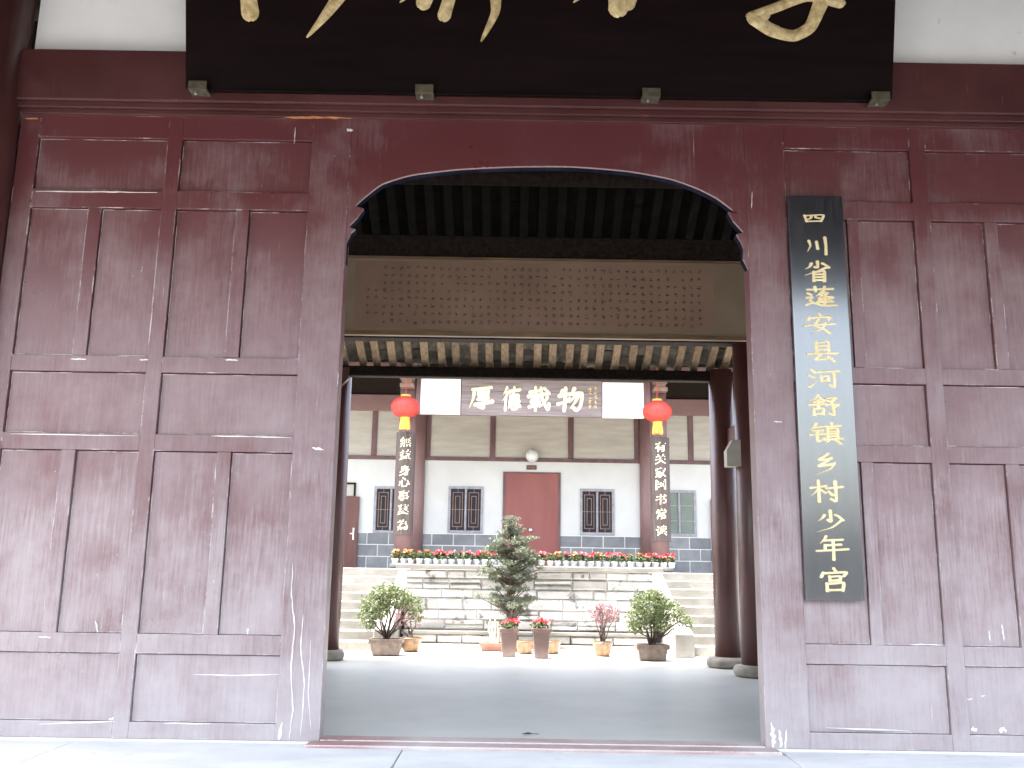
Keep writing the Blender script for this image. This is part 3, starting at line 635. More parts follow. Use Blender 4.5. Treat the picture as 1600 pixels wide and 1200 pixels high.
# ------------------------------------------------------------------ retaining wall, stairs
wl = thing('retaining_wall', 'pale rough stone retaining wall below the row of flowerpots', 'wall', (.3, 13.9, 0))
WX0, WX1, WY = -1.52, 2.12, 13.9
obj('core', bx(WX0 + .01, WX1 - .01, WY + .02, WY + .05, 0, 1.07), MORTAR, wl)
obj('coping', MB().box(WX0 - .12, .35, WY - .2, WY + .2, 1.085, 1.155).box(.354, WX1 + .12, WY - .2, WY + .2, 1.083, 1.155), STEPM, wl, bev=.012)
obj('plinth', bx(WX0 - .02, WX1 + .02, WY - .28, WY + .02, -.1, .045), STEPM, wl, bev=.01)
obj('ledge', bx(WX0 - .01, WX1 + .01, WY - .16, WY + .03, .175, .225), STEPM, wl, bev=.01)
z = .228
courses = [.15, .14, .165, .13, .15, .12]
k0 = (1.083 - z) / sum(courses)
def stone(x0, x1, z0, z1, y):
    j = lambda s=.012: rng.uniform(-s, s)
    d = rng.uniform(-.025, .012); i = .018
    m = MB().hexa([(x0 + .006, y, z0 + .005), (x1 - .006, y, z0 + .005), (x1 - .006, y + .06, z0 + .005), (x0 + .006, y + .06, z0 + .005)],
                  [(x0 + .006, y, z1 - .005), (x1 - .006, y, z1 - .005), (x1 - .006, y + .06, z1 - .005), (x0 + .006, y + .06, z1 - .005)])
    a, b, c_, d_ = (x0 + i + abs(j()), y - .02 + d, z0 + i + abs(j())), (x1 - i - abs(j()), y - .02 + d + j(.008), z0 + i + abs(j())), (x1 - i - abs(j()), y - .02 + d + j(.008), z1 - i - abs(j())), (x0 + i + abs(j()), y - .02 + d, z1 - i - abs(j()))
    m.f = [q for q in m.f if q != (0, 1, 5, 4)]
    n = len(m.v); m.v += [Vector(p) for p in (a, b, c_, d_)]
    m.f += [(n, n + 1, n + 2, n + 3), (0, 1, n + 1, n), (1, 5, n + 2, n + 1), (5, 4, n + 3, n + 2), (4, 0, n, n + 3)]
    return m
for h in courses:
    h *= k0; x = WX0
    while x < WX1 - .05:
        w = rng.uniform(.18, .62)
        if x + w > WX1 - .16: w = WX1 - x
        if rng.random() < .18 and h > .13:
            obj('stone', stone(x, x + w, z, z + h * .52, WY), STONE, wl, bev=.006); obj('stone', stone(x, x + w, z + h * .52, z + h, WY), STONE, wl, bev=.006)
        else: obj('stone', stone(x, x + w, z, z + h, WY), STONE, wl, bev=.006)
        x += w
    z += h
x = WX0
while x < WX1 - .05:
    w = rng.uniform(.3, .7); w = WX1 - x if x + w > WX1 - .25 else w
    obj('stone', stone(x, x + w, .048, .173, WY - .1), STONE, wl, bev=.006); x += w
def stairs(x0, x1, cx0, cx1, label):
    t = thing('stone_staircase', label, 'staircase', ((x0 + x1) / 2, 12.9, 0), 'stone flights up to the terrace')
    for k in range(9):
        dx = rng.uniform(-.004, .004)
        obj('step', bx(x0, x1, 12.9 + .3 * k + dx, 13.215 + .3 * k if k < 8 else 15.308, -.05 if k == 0 else .12 * k - .02, .12 * (k + 1)), STEPM, t, bev=.01)
    ck = MB().hexa([(cx0, 12.95, 0), (cx1, 12.95, 0), (cx1, 15.3, 0), (cx0, 15.3, 0)], [(cx0, 12.95, .32), (cx1, 12.95, .32), (cx1, 15.3, 1.16), (cx0, 15.3, 1.16)])
    obj('cheek_wall', ck, STEPM, t, bev=.012)
    obj('newel_block', MB().hexa([(cx0 - .03, 12.62, 0), (cx1 + .03, 12.62, 0), (cx1 + .03, 12.94, 0), (cx0 - .03, 12.94, 0)], [(cx0 - .02, 12.62, .30), (cx1 + .02, 12.62, .30), (cx1 + .02, 12.94, .37), (cx0 - .02, 12.94, .37)]), STEPM, t, bev=.015)
stairs(2.43, 5.6, 2.22, 2.43, 'stone steps right of the retaining wall partly behind the hall columns')
stairs(-5.2, -1.75, -1.75, -1.56, 'stone steps left of the retaining wall behind the leafy shrub')
for a, b in ((-14, -5.2), (5.6, 14)):
    o = obj('side_retaining_wall', bx(a, b, 13.9, 15.3, -.1, 1.079), STONE); tag(o, 'plain stone terrace wall beyond the %s steps' % ('left' if a < 0 else 'right'), 'wall')

# ------------------------------------------------------------------ far hall across the courtyard
WYF, CYF, TZ = 25.5, 23.0, 1.08
far = thing('courtyard_hall', 'white plastered timber framed hall at the back of the courtyard', 'building', (.4, WYF, TZ))
def pz(y, Y, x=830): return P(x, y, Y).z
def pxx(x, y, Y=WYF): return P(x, y, Y).x
zr = pz(719, WYF); zb0, zb1 = pz(646, WYF), pz(621, WYF)
zw = pz(836, WYF)
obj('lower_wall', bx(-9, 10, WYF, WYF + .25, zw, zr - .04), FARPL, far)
obj('upper_wall', bx(-9, 10, WYF + .01, WYF + .25, zr + .05, zb0), BEIGE, far)  # same plaster as below; its dimmer light is painted as beige
obj('rail', bx(-9, 10, WYF - .05, WYF + .2, zr - .045, zr + .055), TIMBER, far, bev=.01)
obj('wall_beam', bx(-9, 10, WYF - .09, WYF + .2, zb0, zb1), COLP, far, bev=.015)
obj('upper_boarding', bx(-9, 10, WYF - .01, WYF + .2, zb1, zb1 + 1.6), DKWOOD, far)
for x in (585, 669, 770, 892, 995, 1079):
    c = pxx(x, 685); obj('post', bx(c - .075, c + .075, WYF - .03, WYF + .2, zr + .055, zb0), TIMBER, far, bev=.008)
for c in (-6.5, -8.3, 6.3, 8.2):
    obj('post', bx(c - .075, c + .075, WYF - .03, WYF + .2, zr + .055, zb0), TIMBER, far, bev=.008)
# openings px: x0,x1,y0,y1
dx0, dx1 = pxx(787, 800), pxx(874, 800); dz1 = pz(738, WYF)
# block wainscot: grey blocks with white joints
wc = obj('wainscot', MB().box(-9, dx0 - .02, WYF - .012, WYF + .2, TZ, zw).box(dx1 + .02, 10, WYF - .012, WYF + .2, TZ, zw), JOINT, far)
bw, nrows = .585, 3; bh = (zw - TZ) / nrows
for r in range(nrows):
    for a, b in ((pxx(505, 860), dx0 - .02), (dx1 + .02, pxx(1140, 860))):
        x = a - (bw / 2 if r % 2 else 0)
        while x < b:
            u0, u1 = max(x, a) + .014, min(x + bw, b) - .014
            if u1 - u0 > .05: obj('block', bx(u0, u1, WYF - .03, WYF, TZ + r * bh + .014, TZ + (r + 1) * bh - .014), BLOCK, wc, bev=.004)
            x += bw
# red double door
dr = obj('door', bx(dx0 + .03, dx1 - .03, WYF - .03, WYF - .002, TZ, dz1 - .03), DOORR, far, bev=.005)
obj('door_frame', MB().box(dx0 - .03, dx0 + .029, WYF - .05, WYF + .01, TZ, dz1).box(dx1 - .029, dx1 + .03, WYF - .05, WYF + .01, TZ, dz1).box(dx0 + .03, dx1 - .03, WYF - .05, WYF + .01, dz1 - .029, dz1), TIMBER, dr)
hp = P(829, 828, WYF - .06)
obj('handle', MB().lathe((hp.x, hp.y, hp.z - .05), [(.02, 0), (.05, .02), (.05, .08), (.02, .1)], 10), METAL, dr)
# lattice windows
def window(x0, x1, y0, y1, glass, lattice=True):
    a, b = pxx(x0, (y0 + y1) / 2), pxx(x1, (y0 + y1) / 2); c, d = pz(y1, WYF, (x0 + x1) / 2), pz(y0, WYF, (x0 + x1) / 2)
    y = WYF - .035; t = .07
    w = obj('window', MB().box(a, b, y, WYF - .001, c, c + t).box(a, b, y, WYF - .001, d - t, d).box(a, a + t, y, WYF - .001, c + t, d - t).box(b - t, b, y, WYF - .001, c + t, d - t), WFRAME, far, bev=.006)
    m = (a + b) / 2
    obj('glass', bx(a + t, b - t, WYF - .012, WYF - .004, c + t, d - t), glass, w)
    obj('sash_bar', MB().tube([(m, y - .005, c + t), (m, y - .005, d - t)], .032, 8), WFRAME, w)
    if lattice:
        for s0, s1 in ((a + t, m - .03), (m + .03, b - t)):
            L = MB(); yy, yz = y + .008, y + .022
            W, Hh = s1 - s0, d - c - 2 * t
            for k in (.16, .34):
                u0, u1, w0, w1 = s0 + W * k, s1 - W * k, c + t + Hh * k * .5, d - t - Hh * k * .5
                q = .009
                L.box(u0 - q, u0 + q, yy, yz, w0, w1).box(u1 - q, u1 + q, yy, yz, w0, w1).box(u0 + q, u1 - q, yy, yz, w0, w0 + 2 * q).box(u0 + q, u1 - q, yy, yz, w1 - 2 * q, w1)
            for k in (.5,):
                L.box(s0, s1, yy + .002, yz + .002, c + t + Hh * k - .008, c + t + Hh * k + .008)
            L.box((s0 + s1) / 2 - .007, (s0 + s1) / 2 + .007, yy + .003, yz + .003, c + t, c + t + Hh * .08).box((s0 + s1) / 2 - .007, (s0 + s1) / 2 + .007, yy + .003, yz + .003, d - t - Hh * .08, d - t)
            obj('lattice', L, LATT, w)
    else:
        for k in (.33, .66): obj('bar', bx(a + t, b - t, y + .01, y + .02, c + (d - c) * k - .008, c + (d - c) * k + .008), WFRAME, w)
    return w
window(584, 638, 760, 833, GLASSD); window(700, 755, 760, 833, GLASSD); window(906, 960, 764, 836, GLASSD); window(1034, 1088, 766, 838, GLASSG, False)
# side doors
a, b = pxx(500, 830), pxx(560, 830)
d2 = obj('door', bx(a, b, WYF - .10, WYF - .05, TZ, pz(776, WYF, 545)), DOORB, far, bev=.005, label='brown side door left of the courtyard hall')
hp = P(552, 834, WYF - .12)
obj('handle', MB().box(hp.x - .02, hp.x + .02, hp.y, hp.y + .03, hp.z - .16, hp.z + .16).box(hp.x - .09, hp.x + .02, hp.y - .03, hp.y - .001, hp.z - .01, hp.z + .02), METAL, d2)
a, b = pxx(500, 765), pxx(556, 765)
tr = obj('transom', MB().box(a, b, WYF - .05, WYF - .002, pz(757, WYF, 545), pz(754, WYF, 545)).box(b - .05, b, WYF - .05, WYF - .002, pz(775, WYF, 545), pz(757.1, WYF, 545)), DKWOOD, far)
obj('pane', bx(a, b - .05, WYF - .03, WYF - .01, pz(775, WYF, 545), pz(757, WYF, 545)), BEIGE, tr)
a, b = pxx(1111, 840), pxx(1165, 840)
d3 = obj('door', bx(a, b, WYF - .10, WYF - .05, TZ, pz(781, WYF, 1115)), DOORB, far, bev=.005, label='dark side door right of the courtyard hall')
# columns: wall row and porch row
for x, s in ((652, -1), (1011, 1)):
    c = pxx(x, 760, WYF - .1)
    obj('wall_column', MB().lathe((c, WYF - .06, 0), [(.2, TZ), (.195, 3), (.185, zb1 + .8)], 20), COLP, far, smooth=True)
PC = [P(633, 760, CYF).x, P(1030, 760, CYF).x]
for c in PC + [PC[0] - 5.2, PC[1] + 5.2]:
    k = obj('porch_column', MB().lathe((c, CYF, 0), [(.225, TZ + .1), (.22, 3.2), (.205, 6.4)], 24), COLP, far, smooth=True)
    obj('base_stone', MB().lathe((c, CYF, 0), [(.26, TZ), (.32, TZ + .05), (.3, TZ + .12), (.24, TZ + .14)], 20), STEPM, k, smooth=True)
    zt = pz(607, CYF - .3, 638)
    obj('capital', MB().box(c - .17, c + .17, CYF - .5, CYF - .2, zt, zt + .1).box(c - .12, c + .12, CYF - .46, CYF - .2, zt + .101, zt + .2).box(c - .17, c + .17, CYF - .5, CYF - .2, zt + .201, zt + .36), LATT, k, bev=.015)
az0, az1 = pz(650, CYF), pz(592, CYF)
obj('architrave', bx(PC[0] + .2, PC[1] - .2, CYF - .12, CYF + .12, az0, az1 + .1), COLP, far, bev=.01)
for a, b in ((PC[0] - 5.0, PC[0] - .2), (PC[1] + .2, PC[1] + 5.0)):
    obj('architrave', bx(a, b, CYF - .1, CYF + .1, az1 + .25, az1 + .6), TIMBER, far, bev=.01)
rz = 6.35
fr_ = MB().hexa([(-10, 21.6, rz - .35), (11, 21.6, rz - .35), (11, 27, rz + 2.2), (-10, 27, rz + 2.2)], [(-10, 21.6, rz - .2), (11, 21.6, rz - .2), (11, 27, rz + 2.4), (-10, 27, rz + 2.4)])
fr_.hexa([(-10, 27.001, rz + 2.2), (11, 27.001, rz + 2.2), (11, 33, rz - .6), (-10, 33, rz - .6)], [(-10, 27.001, rz + 2.4), (11, 27.001, rz + 2.4), (11, 33, rz - .4), (-10, 33, rz - .4)])
obj('roof', fr_, TILE, far)
obj('back_wall', MB().box(-9, 10, 31.5, 31.7, TZ, 6.4).box(-9, -8.8, 25.76, 31.49, TZ, 6.4).box(9.8, 10, 25.76, 31.49, TZ, 6.4), FARPL, far)

# ------------------------------------------------------------------ things hung on the far hall
def sign_far():
    a, b = P(721, 622, CYF - .2).x, P(940, 622, CYF - .2).x
    z0, z1 = pz(650, CYF - .2), pz(594, CYF - .2); y = CYF - .22
    t = thing('beam_signboard', 'weathered wooden board with four gold characters over the courtyard hall porch', 'signboard', ((a + b) / 2, y, z0))
    h = (z1 - z0) / 3
    for k in range(3):
        obj('plank', bx(a, b, y + rng.uniform(0, .006), CYF - .125, z0 + k * h + .004, z0 + (k + 1) * h - .003), FSIGN, t, bev=.004)
    for ch, x, yy, w in (('厚', 752, 621, .60), ('德', 799, 623, .46), ('载', 842, 623, .52), ('物', 891, 624, .64)):
        c = P(x, yy, y - .01)
        obj('character', glyph(ch, lambda u, v, d, c=c, w=w: Vector((c.x + (u - 50) / 100 * w, y - .006 - d, c.z - (v - 50) / 100 * .60)), 17, .02, rng), WGOLD, t, smooth=True)
    mb = MB()
    for col_x in (922, 931):
        for k in range(5):
            c = P(col_x, 607 + k * 7, y - .01); s = .045
            for _ in range(4):
                u, w = rng.uniform(-s, s) * .5, rng.uniform(-s, s) * .7
                mb.box(c.x + u - s * .7, c.x + u + s * .7, y - .012 - .001 * k, y - .004, c.z + w - .008, c.z + w + .008) if rng.random() < .6 else mb.box(c.x + u - .008, c.x + u + .008, y - .013, y - .004, c.z + w - s * .7, c.z + w + s * .7)
    obj('signature', mb, GOLD, t)
sign_far()
for x0, x1, w in ((657, 719.5, 'left'), (941.5, 1006, 'right')):
    a, b = P(x0, 620, CYF - .2).x, P(x1, 620, CYF - .2).x
    y0 = 593 if w == 'left' else 599
    z0, z1 = pz(y0 + 54, CYF - .2, (x0 + x1) / 2), pz(y0, CYF - .2, (x0 + x1) / 2)
    t = thing('white_board', 'blank white board on the porch beam, %s of the four gold characters' % w, 'board', ((a + b) / 2, CYF - .2, z0), 'white boards on the porch beam')
    obj('panel', bx(a, b, CYF - .20, CYF - .125, z0 + .001, z1 + .02), WHITEB, t, bev=.006)
def couplet(text, c, px_, y0, y1, ys, label):
    z0, z1 = pz(y1, CYF - .25, px_), pz(y0, CYF - .25, px_)
    t = thing('couplet_board', label, 'couplet', (c, CYF - .25, z0), 'couplet boards on the porch columns')
    R, n = .252, 8; mb = MB(); v = []; f = []
    for z in (z0, z1):
        for r in (R, R + .03):
            for k in range(n + 1):
                a = math.radians(-150 + 120 * k / n); v.append((c + r * math.cos(a), CYF + r * math.sin(a), z))
    q = n + 1
    for k in range(n):
        f += [(q + k, q + k + 1, 3 * q + k + 1, 3 * q + k), (k, 2 * q + k, 2 * q + k + 1, k + 1), (k, k + 1, q + k + 1, q + k), (2*q + k, 3*q + k, 3*q + k + 1, 2*q + k + 1)]
    f += [(0, q, 3 * q, 2 * q), (n, 2 * q + n, 3 * q + n, q + n)]
    mb.add(v, f); obj('board', mb, FSIGN_D, t)
    for ch, yy in zip(text, ys):
        cz = pz(yy, CYF - .3, px_); s = .285
        def frm(u, v_, d, cz=cz, s=s):
            a = math.radians(-90) + (u - 50) / 100 * s / (R + .03)
            return Vector((c + (R + .036) * math.cos(a), CYF + (R + .036) * math.sin(a), cz - (v_ - 50) / 100 * s * .92))
        obj('character', font_glyph(ch, frm, .012), WGOLD, t, fix=False)
FSIGN_D = pm('couplet_wood', (0.06, 0.042, 0.038), (0.11, 0.08, 0.072), 4, 0.45, stretch=(6, 6, .5))
couplet('無益身心事莫為', PC[0], 633, 675, 836, [690, 710, 735, 753, 774, 796, 820], 'dark curved couplet board with gold characters on the left porch column')
couplet('有关家国书常读', PC[1], 1030, 683, 846, [698, 717, 738, 757, 780, 803, 829], 'dark curved couplet board with gold characters on the right porch column')
def lantern(px_, py_, label):
    Y = CYF - .62; c = P(px_, py_, Y)
    t = thing('lantern', label, 'lantern', c, 'red lanterns under the porch eave')
    prof = [(.06, -.26)] + [(.36 * math.sin(math.radians(a)) ** .8, -.26 * math.cos(math.radians(a))) for a in range(15, 170, 11)] + [(.06, .26)]
    n = 28; mb = MB(); v = []; f = []
    for r, z in prof:
        for k in range(n):
            a = 2 * math.pi * k / n; rr = r * (1 if k % 2 else .965); v.append(c + Vector((rr * math.cos(a), rr * math.sin(a), z)))
    for i in range(len(prof) - 1):
        for k in range(n): f.append((i * n + k, i * n + (k + 1) % n, (i + 1) * n + (k + 1) % n, (i + 1) * n + k))
    mb.add(v, f); obj('shade', mb, LANT, t, smooth=True)
    obj('cap', MB().lathe(c, [(.11, .245), (.125, .26), (.125, .30), (.05, .31)], 18), LGOLD, t, smooth=True)
    obj('collar', MB().lathe(c, [(.05, -.30), (.12, -.29), (.12, -.255), (.10, -.245)], 18), LGOLD, t, smooth=True)
    tm_ = MB()
    for k in range(22):
        a = 2 * math.pi * k / 22; q = c + Vector((.095 * math.cos(a), .095 * math.sin(a), -.29)); q2 = c + Vector((.125 * math.cos(a), .125 * math.sin(a), -.53 - rng.uniform(0, .03)))
        tm_.tube([q, (q + q2) / 2 + Vector((.006 * math.cos(a), .006 * math.sin(a), 0)), q2], .013, 5)
    obj('tassel', tm_, LGOLD, t)
    obj('cord', MB().tube([c + Vector((0, 0, .30)), c + Vector((0, 0, .7)), Vector((c.x, c.y, 6.28))], .012, 6), LANT, t)
lantern(633.5, 636, 'red silk lantern with gold fringe in front of the left porch column')
lantern(1027, 643, 'red silk lantern with gold fringe in front of the right porch column')
c = P(831.5, 712, WYF - .2)
t = thing('globe_lamp', 'round white wall lamp above the red door', 'lamp', c)
obj('globe', MB().lathe(c, [(.02, -.18)] + [(.18 * math.sin(math.radians(a)), -.18 * math.cos(math.radians(a))) for a in range(12, 178, 12)] + [(.02, .18)], 20), GLOBE, t, smooth=True)
obj('arm', MB().tube([c + Vector((0, .15, 0)), Vector((c.x, WYF - .052, c.z))], .03, 8), METAL, t)
a, b = P(822.5, 730, WYF - .06), P(838.5, 730, WYF - .06)
t = thing('door_plate', 'small dark name plate just above the red door', 'sign', ((a.x + b.x) / 2, WYF - .01, pz(734, WYF)))
obj('plate', bx(a.x, b.x, WYF - .03, WYF - .001, pz(734, WYF), pz(727, WYF)), DOORB, t, bev=.004)
mb = MB()
for k in range(4):
    cx = a.x + (b.x - a.x) * (.2 + .2 * k); cz = pz(730.5, WYF)
    mb.box(cx - .016, cx + .016, WYF - .034, WYF - .029, cz + .01, cz + .02).box(cx - .016, cx + .016, WYF - .034, WYF - .029, cz - .022, cz - .012).box(cx - .004, cx + .004, WYF - .035, WYF - .029, cz - .011, cz + .009)
obj('lettering', mb, LATT, t)

# ------------------------------------------------------------------ potted plants in the courtyard
def branchy(mb, base_, tips, r0, rng, n=5):
    for tp in tips:
        b = Vector(base_) + Vector((rng.uniform(-.03, .03), rng.uniform(-.03, .03), 0)); tp = Vector(tp); pts = []
        for k in range(n + 1):
            s = k / n; p = b.lerp(tp, s); p.x += rng.gauss(0, .012) * (0 < k < n); p.y += rng.gauss(0, .012) * (0 < k < n)
            p.z += .08 * math.sin(s * math.pi) * (tp - b).length; pts.append(p)
        mb.tube(pts, [r0 * (1 - .75 * k / n) for k in range(n + 1)], 5)
def blobs_leaf(blobs, n, size, rng, up=.4, asp=.5, shell=.55):
    mb = MB(); tot = sum(b[3] * b[4] * b[5] for b in blobs)
    for (x, y, z, rx, ry, rz_) in blobs:
        for _ in range(int(n * rx * ry * rz_ / tot)):
            d = Vector((rng.gauss(0, 1), rng.gauss(0, 1), rng.gauss(0, 1))).normalized() * (shell + (1 - shell) * rng.random()) * rng.uniform(.75, 1.12)
            mb.leaf((x + d.x * rx, y + d.y * ry, z + d.z * rz_), size, rng, up, asp)
    return mb
def wpx(x, y, Y): return P(x, y, Y)
def blob(x, y, rx, ry, Y, dy=0.0, depth=1.0):
    c = P(x, y, Y + dy); k = (Y + dy) / 1480.0
    return (c.x, Y + dy, c.z, rx * k, rx * k * depth, ry * k)

def rect_pot(t, c, w0, w1, d0, d1, h, mat, rim=.02):
    x, y = c.x, c.y
    pot = obj('pot', MB().hexa([(x - w0, y - d0, 0), (x + w0, y - d0, 0), (x + w0, y + d0, 0), (x - w0, y + d0, 0)], [(x - w1, y - d1, h), (x + w1, y - d1, h), (x + w1, y + d1, h), (x - w1, y + d1, h)]), mat, t, bev=.012)
    e = .018
    obj('rim', MB().box(x - w1 - e, x + w1 + e, y - d1 - e, y - d1 + .02, h - .035, h + rim).box(x - w1 - e, x + w1 + e, y + d1 - .02, y + d1 + e, h - .035, h + rim).box(x - w1 - e, x - w1 + .02, y - d1 + .021, y + d1 - .021, h - .035, h + rim).box(x + w1 - .02, x + w1 + e, y - d1 + .021, y + d1 - .021, h - .035, h + rim), mat, pot, bev=.006)
    obj('soil', bx(x - w1 + .021, x + w1 - .021, y - d1 + .021, y + d1 - .021, h - .01, h + .006), SOIL, pot)
# left shrub
c = G(601, 1025); t = thing('potted_shrub', 'leafy green shrub in a brown rectangular planter at the left of the courtyard', 'potted plant', (c.x, c.y + .13, 0))
c.y += .13; Y = c.y
h = P(601, 1000, Y).z
rect_pot(t, c, .165, .195, .11, .13, h, POTB)
bl = [blob(*q, Y, dy) for q, dy in (((585, 945, 26, 20), 0), ((620, 935, 30, 20), .05), ((605, 925, 28, 14), 0), ((645, 945, 20, 18), .05), ((575, 962, 18, 18), -.05), ((578, 978, 14, 10), 0), ((650, 962, 16, 12), .1), ((595, 955, 18, 14), -.1))]
mb = MB(); branchy(mb, (c.x, c.y, h), [(b[0], b[1], b[2]) for b in bl] + [(b[0] + .05, b[1] - .05, b[2] + .03) for b in bl[:4]], .014, rng); obj('stem', mb, BARK, t)
obj('foliage', blobs_leaf(bl, 2900, .042, rng), LEAF, t, fix=False)
# yellow glazed pot behind it, with a sparse reddish shrub
def round_pot(t, c, r0, r1, h, mat):
    pot = obj('pot', MB().lathe((c.x, c.y, 0), [(r0 * .92, 0), (r0, .02), ((r0 + r1) * .53, h * .55), (r1 * .98, h * .86), (r1 * 1.08, h * .9), (r1 * 1.08, h), (r1 * .93, h)], 24), mat, t, smooth=True)
    obj('soil', MB().lathe((c.x, c.y, 0), [(r1 * .9, h - .01), (r1 * .92, h + .004), (.02, h + .012)], 20), SOIL, pot)
c = G(640, 1019); c.y += .12; t = thing('potted_shrub', 'sparse twiggy shrub in a yellow glazed pot behind the left shrub', 'potted plant', (c.x, c.y, 0))
h = P(640, 996, c.y).z; round_pot(t, c, .10, .145, h, POTY)
bl = [blob(632, 955, 24, 16, c.y), blob(648, 965, 18, 14, c.y), blob(622, 968, 14, 14, c.y)]
mb = MB(); branchy(mb, (c.x, c.y, h), [(b[0] + q, b[1], b[2] + q) for b in bl for q in (-.06, .05)], .012, rng); obj('stem', mb, BARK, t)
obj('foliage', blobs_leaf(bl, 420, .032, rng), LEAFR, t, fix=False)
# right shrub
c = G(1021, 1033); c.y += .13; t = thing('potted_shrub', 'spreading green shrub in a brown rectangular planter beside the right steps', 'potted plant', (c.x, c.y, 0)); Y = c.y
h = P(1021, 1009, Y).z
rect_pot(t, c, .165, .19, .11, .13, h, POTB)
bl = [blob(*q, Y, dy) for q, dy in (((1015, 945, 34, 24), 0), ((1000, 965, 26, 20), -.05), ((1045, 955, 26, 18), .05), ((1068, 968, 18, 12), .1), ((1022, 930, 20, 12), 0), ((992, 982, 18, 10), 0), ((1030, 975, 24, 14), -.05), ((1075, 975, 12, 7), .1))]
mb = MB(); branchy(mb, (c.x, c.y, h), [(b[0], b[1], b[2]) for b in bl] + [(b[0] + .06, b[1] - .06, b[2] + .04) for b in bl[:5]], .014, rng); obj('stem', mb, BARK, t)
obj('foliage', blobs_leaf(bl, 3300, .042, rng), LEAF, t, fix=False)
# red leaf shrub in yellow vase
c = G(943, 1026); c.y += .12; t = thing('potted_shrub', 'dark red leaved shrub in a round yellow pot left of the right planter', 'potted plant', (c.x, c.y, 0))
h = P(943, 1003, c.y).z; round_pot(t, c, .098, .13, h, POTY)
bl = [blob(930, 957, 14, 11, c.y), blob(945, 950, 18, 9, c.y), blob(958, 960, 14, 13, c.y), blob(942, 968, 16, 12, c.y)]
mb = MB(); branchy(mb, (c.x, c.y, h), [(b[0] + q, b[1] + r_, b[2] + abs(q)) for b in bl for q, r_ in ((-.07, .05), (.06, -.04), (0, .08))], .008, rng); obj('stem', mb, BARK, t)
obj('foliage', blobs_leaf(bl, 900, .028, rng), LEAFR, t, fix=False)
# two tall square pots of red flowers
def square_pot(px_, py_, label):
    c = G(px_, py_); c.y += .1; t = thing('square_flower_pot', label, 'potted plant', (c.x, c.y, 0), 'tall square flower pots')
    h = P(px_, 983, c.y).z
    rect_pot(t, c, .087, .107, .087, .107, h, POTS, .012)
    lf = MB(); pt = MB()
    for k in range(130):
        a = rng.uniform(0, 6.28); r = rng.uniform(.0, .15); lf.leaf((c.x + r * math.cos(a), c.y + r * math.sin(a), h + rng.uniform(.0, .09)), .05, rng, .6)
    for k in range(9):
        a = rng.uniform(0, 6.28); r = rng.uniform(.02, .13); q = Vector((c.x + r * math.cos(a), c.y + r * math.sin(a), h + rng.uniform(.08, .14)))
        for m in range(7): pt.leaf(q + Vector((.03 * math.cos(m), .03 * math.sin(m), rng.uniform(-.01, .01))), .055, rng, 1.6, .55)
    obj('foliage', lf, LEAFF, t, fix=False); obj('bloom', pt, PETR, t, fix=False)
square_pot(795, 1027, 'left one of the two tall square brown pots of red flowers')
square_pot(846, 1029, 'right one of the two tall square brown pots of red flowers')
for x, y, lab in ((820, 1022, 'small yellow glazed pot between the two square flower pots'), (862, 1022, 'small yellow glazed pot peeking out behind the right square flower pot')):
    c = G(x, y); c.y += .12; t = thing('glazed_pot', lab, 'pot', (c.x, c.y, 0)); round_pot(t, c, .095, .125, P(x, 1001, c.y).z, POTY)
# clipped pine in a low trough
c = G(790, 1018); c.y += .12; Y = c.y
t = thing('potted_pine', 'tall clipped pine with cloud shaped tiers in a low terracotta trough', 'potted tree', (c.x, c.y, 0))
h = P(790, 1005, Y).z
rect_pot(t, c, .33, .345, .11, .12, h, POTR, .01)
tk = MB(); pts = [P(806, 1006, Y), P(800, 980, Y), P(798, 960, Y), P(795, 930, Y), P(800, 900, Y), P(797, 870, Y), P(798, 840, Y), P(797, 815, Y)]
pts[0].z = h; tk.tube(pts, [.055, .05, .042, .036, .03, .024, .016, .006], 9)
pads = []
for y_, w_ in ((813, 11), (824, 20), (835, 28), (846, 45), (856, 54), (866, 48), (878, 52), (892, 66), (902, 60), (916, 36), (934, 58), (944, 46), (956, 28)):
    for k in range(max(3, int(w_ / 4.5))):
        a = rng.uniform(0, 6.28); q = math.sqrt(rng.random()) * w_ * (.72 if y_ < 910 else .9)
        if y_ > 885 and q < w_ * .25: q += w_ * .3
        pads.append(((799 + q * math.cos(a), y_ + rng.uniform(-5, 5), rng.uniform(9, 16), rng.uniform(4.5, 7.5)), q * math.sin(a) * .006))
bl = [blob(*q, Y, dy, .8) for q, dy in pads]
for b in bl:
    zz = b[2] - .1; s = min(max((zz - h) / (pts[-1].z - h), 0), 1) * 7; i = min(int(s), 6); o = pts[i].lerp(pts[i + 1], s - i)
    e = Vector((b[0], b[1], b[2])); tk.tube([o, o.lerp(e, .5) + Vector((0, 0, -.02)), e], [.014, .01, .004], 5)
obj('trunk', tk, BARK, t)
obj('crown', blobs_leaf(bl, 12500, .038, rng, .9, .36, .3), LEAFD, t, fix=False)
dw = MB()
for k in range(4):
    a = P(768 + 3 * k, 1006, Y - .08); b = P(764 + 5 * k, 985, Y - .08); d = P(766 + 4 * k, 967 + 4 * (k % 2), Y - .06); a.z = h
    dw.tube([a, a.lerp(b, .5) + Vector((rng.uniform(-.02, .02), 0, 0)), b, d], [.026, .02, .018, .01], 7)
obj('root_wood', dw, DRIFT, t, label='pale bare root wood rising from the trough')

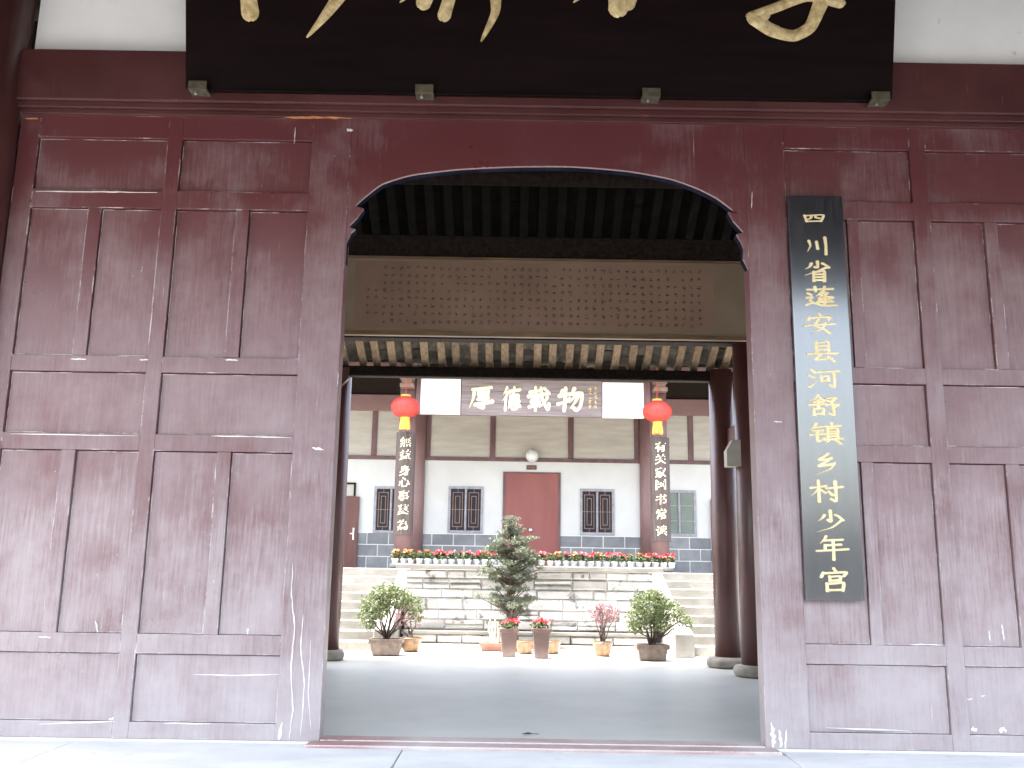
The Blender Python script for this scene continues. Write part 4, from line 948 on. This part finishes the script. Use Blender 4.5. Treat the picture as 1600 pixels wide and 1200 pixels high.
# ------------------------------------------------------------------ the row of small flowerpots on the coping
zc = 1.156; Yp = WY - .07
def flower_pot(pet, label, nfl, seed):
    r = random.Random(seed)
    t = thing('flowerpot', label, 'flowerpot', (0, 0, 0), 'flowerpots on the wall coping')
    obj('pot', MB().lathe((0, 0, 0), [(.036, 0), (.039, .004), (.049, .062), (.053, .063), (.053, .078), (.046, .078)], 14), POTW, t, smooth=True)
    lf = MB(); fl = MB(); sm = MB()
    for k in range(60): a = r.uniform(0, 6.28); q = r.uniform(.0, .075); lf.leaf((q * math.cos(a), q * math.sin(a), .075 + r.uniform(0, .10)), .05, r, .5, .55)
    for k in range(nfl):
        a = r.uniform(0, 6.28); q = r.uniform(.01, .06); p = Vector((q * math.cos(a), q * math.sin(a), r.uniform(.14, .21)))
        sm.tube([(p.x * .4, p.y * .4, .07), p], .003, 4)
        for m in range(5): fl.leaf(p + Vector((.012 * math.cos(1.26 * m), .012 * math.sin(1.26 * m), 0)), .042, r, .9, .7)
    obj('stem', sm, LEAFF, t); obj('foliage', lf, LEAFF, t, fix=False); obj('bloom', fl, pet, t, fix=False)
    return t
BLOOM = ['scarlet flowers', 'pink flowers', 'orange flowers', 'mostly green leaves']
protos = [flower_pot(PETR, '', 8, 1), flower_pot(PETP, '', 7, 2), flower_pot(PETO, '', 7, 3), flower_pot(PETR, '', 1, 4)]
ORD = 'first second third fourth fifth sixth seventh eighth ninth tenth eleventh twelfth thirteenth fourteenth fifteenth sixteenth seventeenth eighteenth'.split()
seq = [2, 2, 2, 3, 2, 0, 0, 1, 3, 1, 0, 2, 0, 1, 0, 1, 0, 0, 1, 3, 2, 1, 2, 1, 0, 2, 0, 1, 0, 3, 2, 0, 1, 0, 0]
used = set(); x0, x1 = P(617, 880, Yp).x, P(1050, 888, Yp).x
for i, k in enumerate(seq):
    o = protos[k] if k not in used else copy_tree(protos[k]); used.add(k)
    o.location = (x0 + (x1 - x0) * i / (len(seq) - 1) + rng.uniform(-.008, .008), Yp + rng.uniform(-.02, .02), zc)
    o.rotation_euler = (0, 0, rng.uniform(0, 6.28))
    j, side = (i, 'left') if i < 18 else (len(seq) - 1 - i, 'right')
    o['label'] = 'white flowerpot of %s, %s from the %s end of the coping row' % (BLOOM[k], ORD[j], side)

# a scrap of dry leaf on the hall floor
c = G(825, 1148)
t = thing('dry_leaf', 'small dark dry leaf lying on the hall floor behind the threshold', 'leaf', (c.x, c.y, 0))
mb = MB().add([(c.x - .05, c.y, .004), (c.x - .01, c.y - .02, .012), (c.x + .045, c.y + .005, .006), (c.x + .0, c.y + .022, .014), (c.x - .005, c.y, .004)], [(0, 1, 4), (1, 2, 4), (2, 3, 4), (3, 0, 4)])
obj('blade', mb, BARK, t, fix=False)
obj('stalk', MB().tube([(c.x + .04, c.y + .004, .007), (c.x + .075, c.y + .012, .004)], .0022, 5), BARK, t)
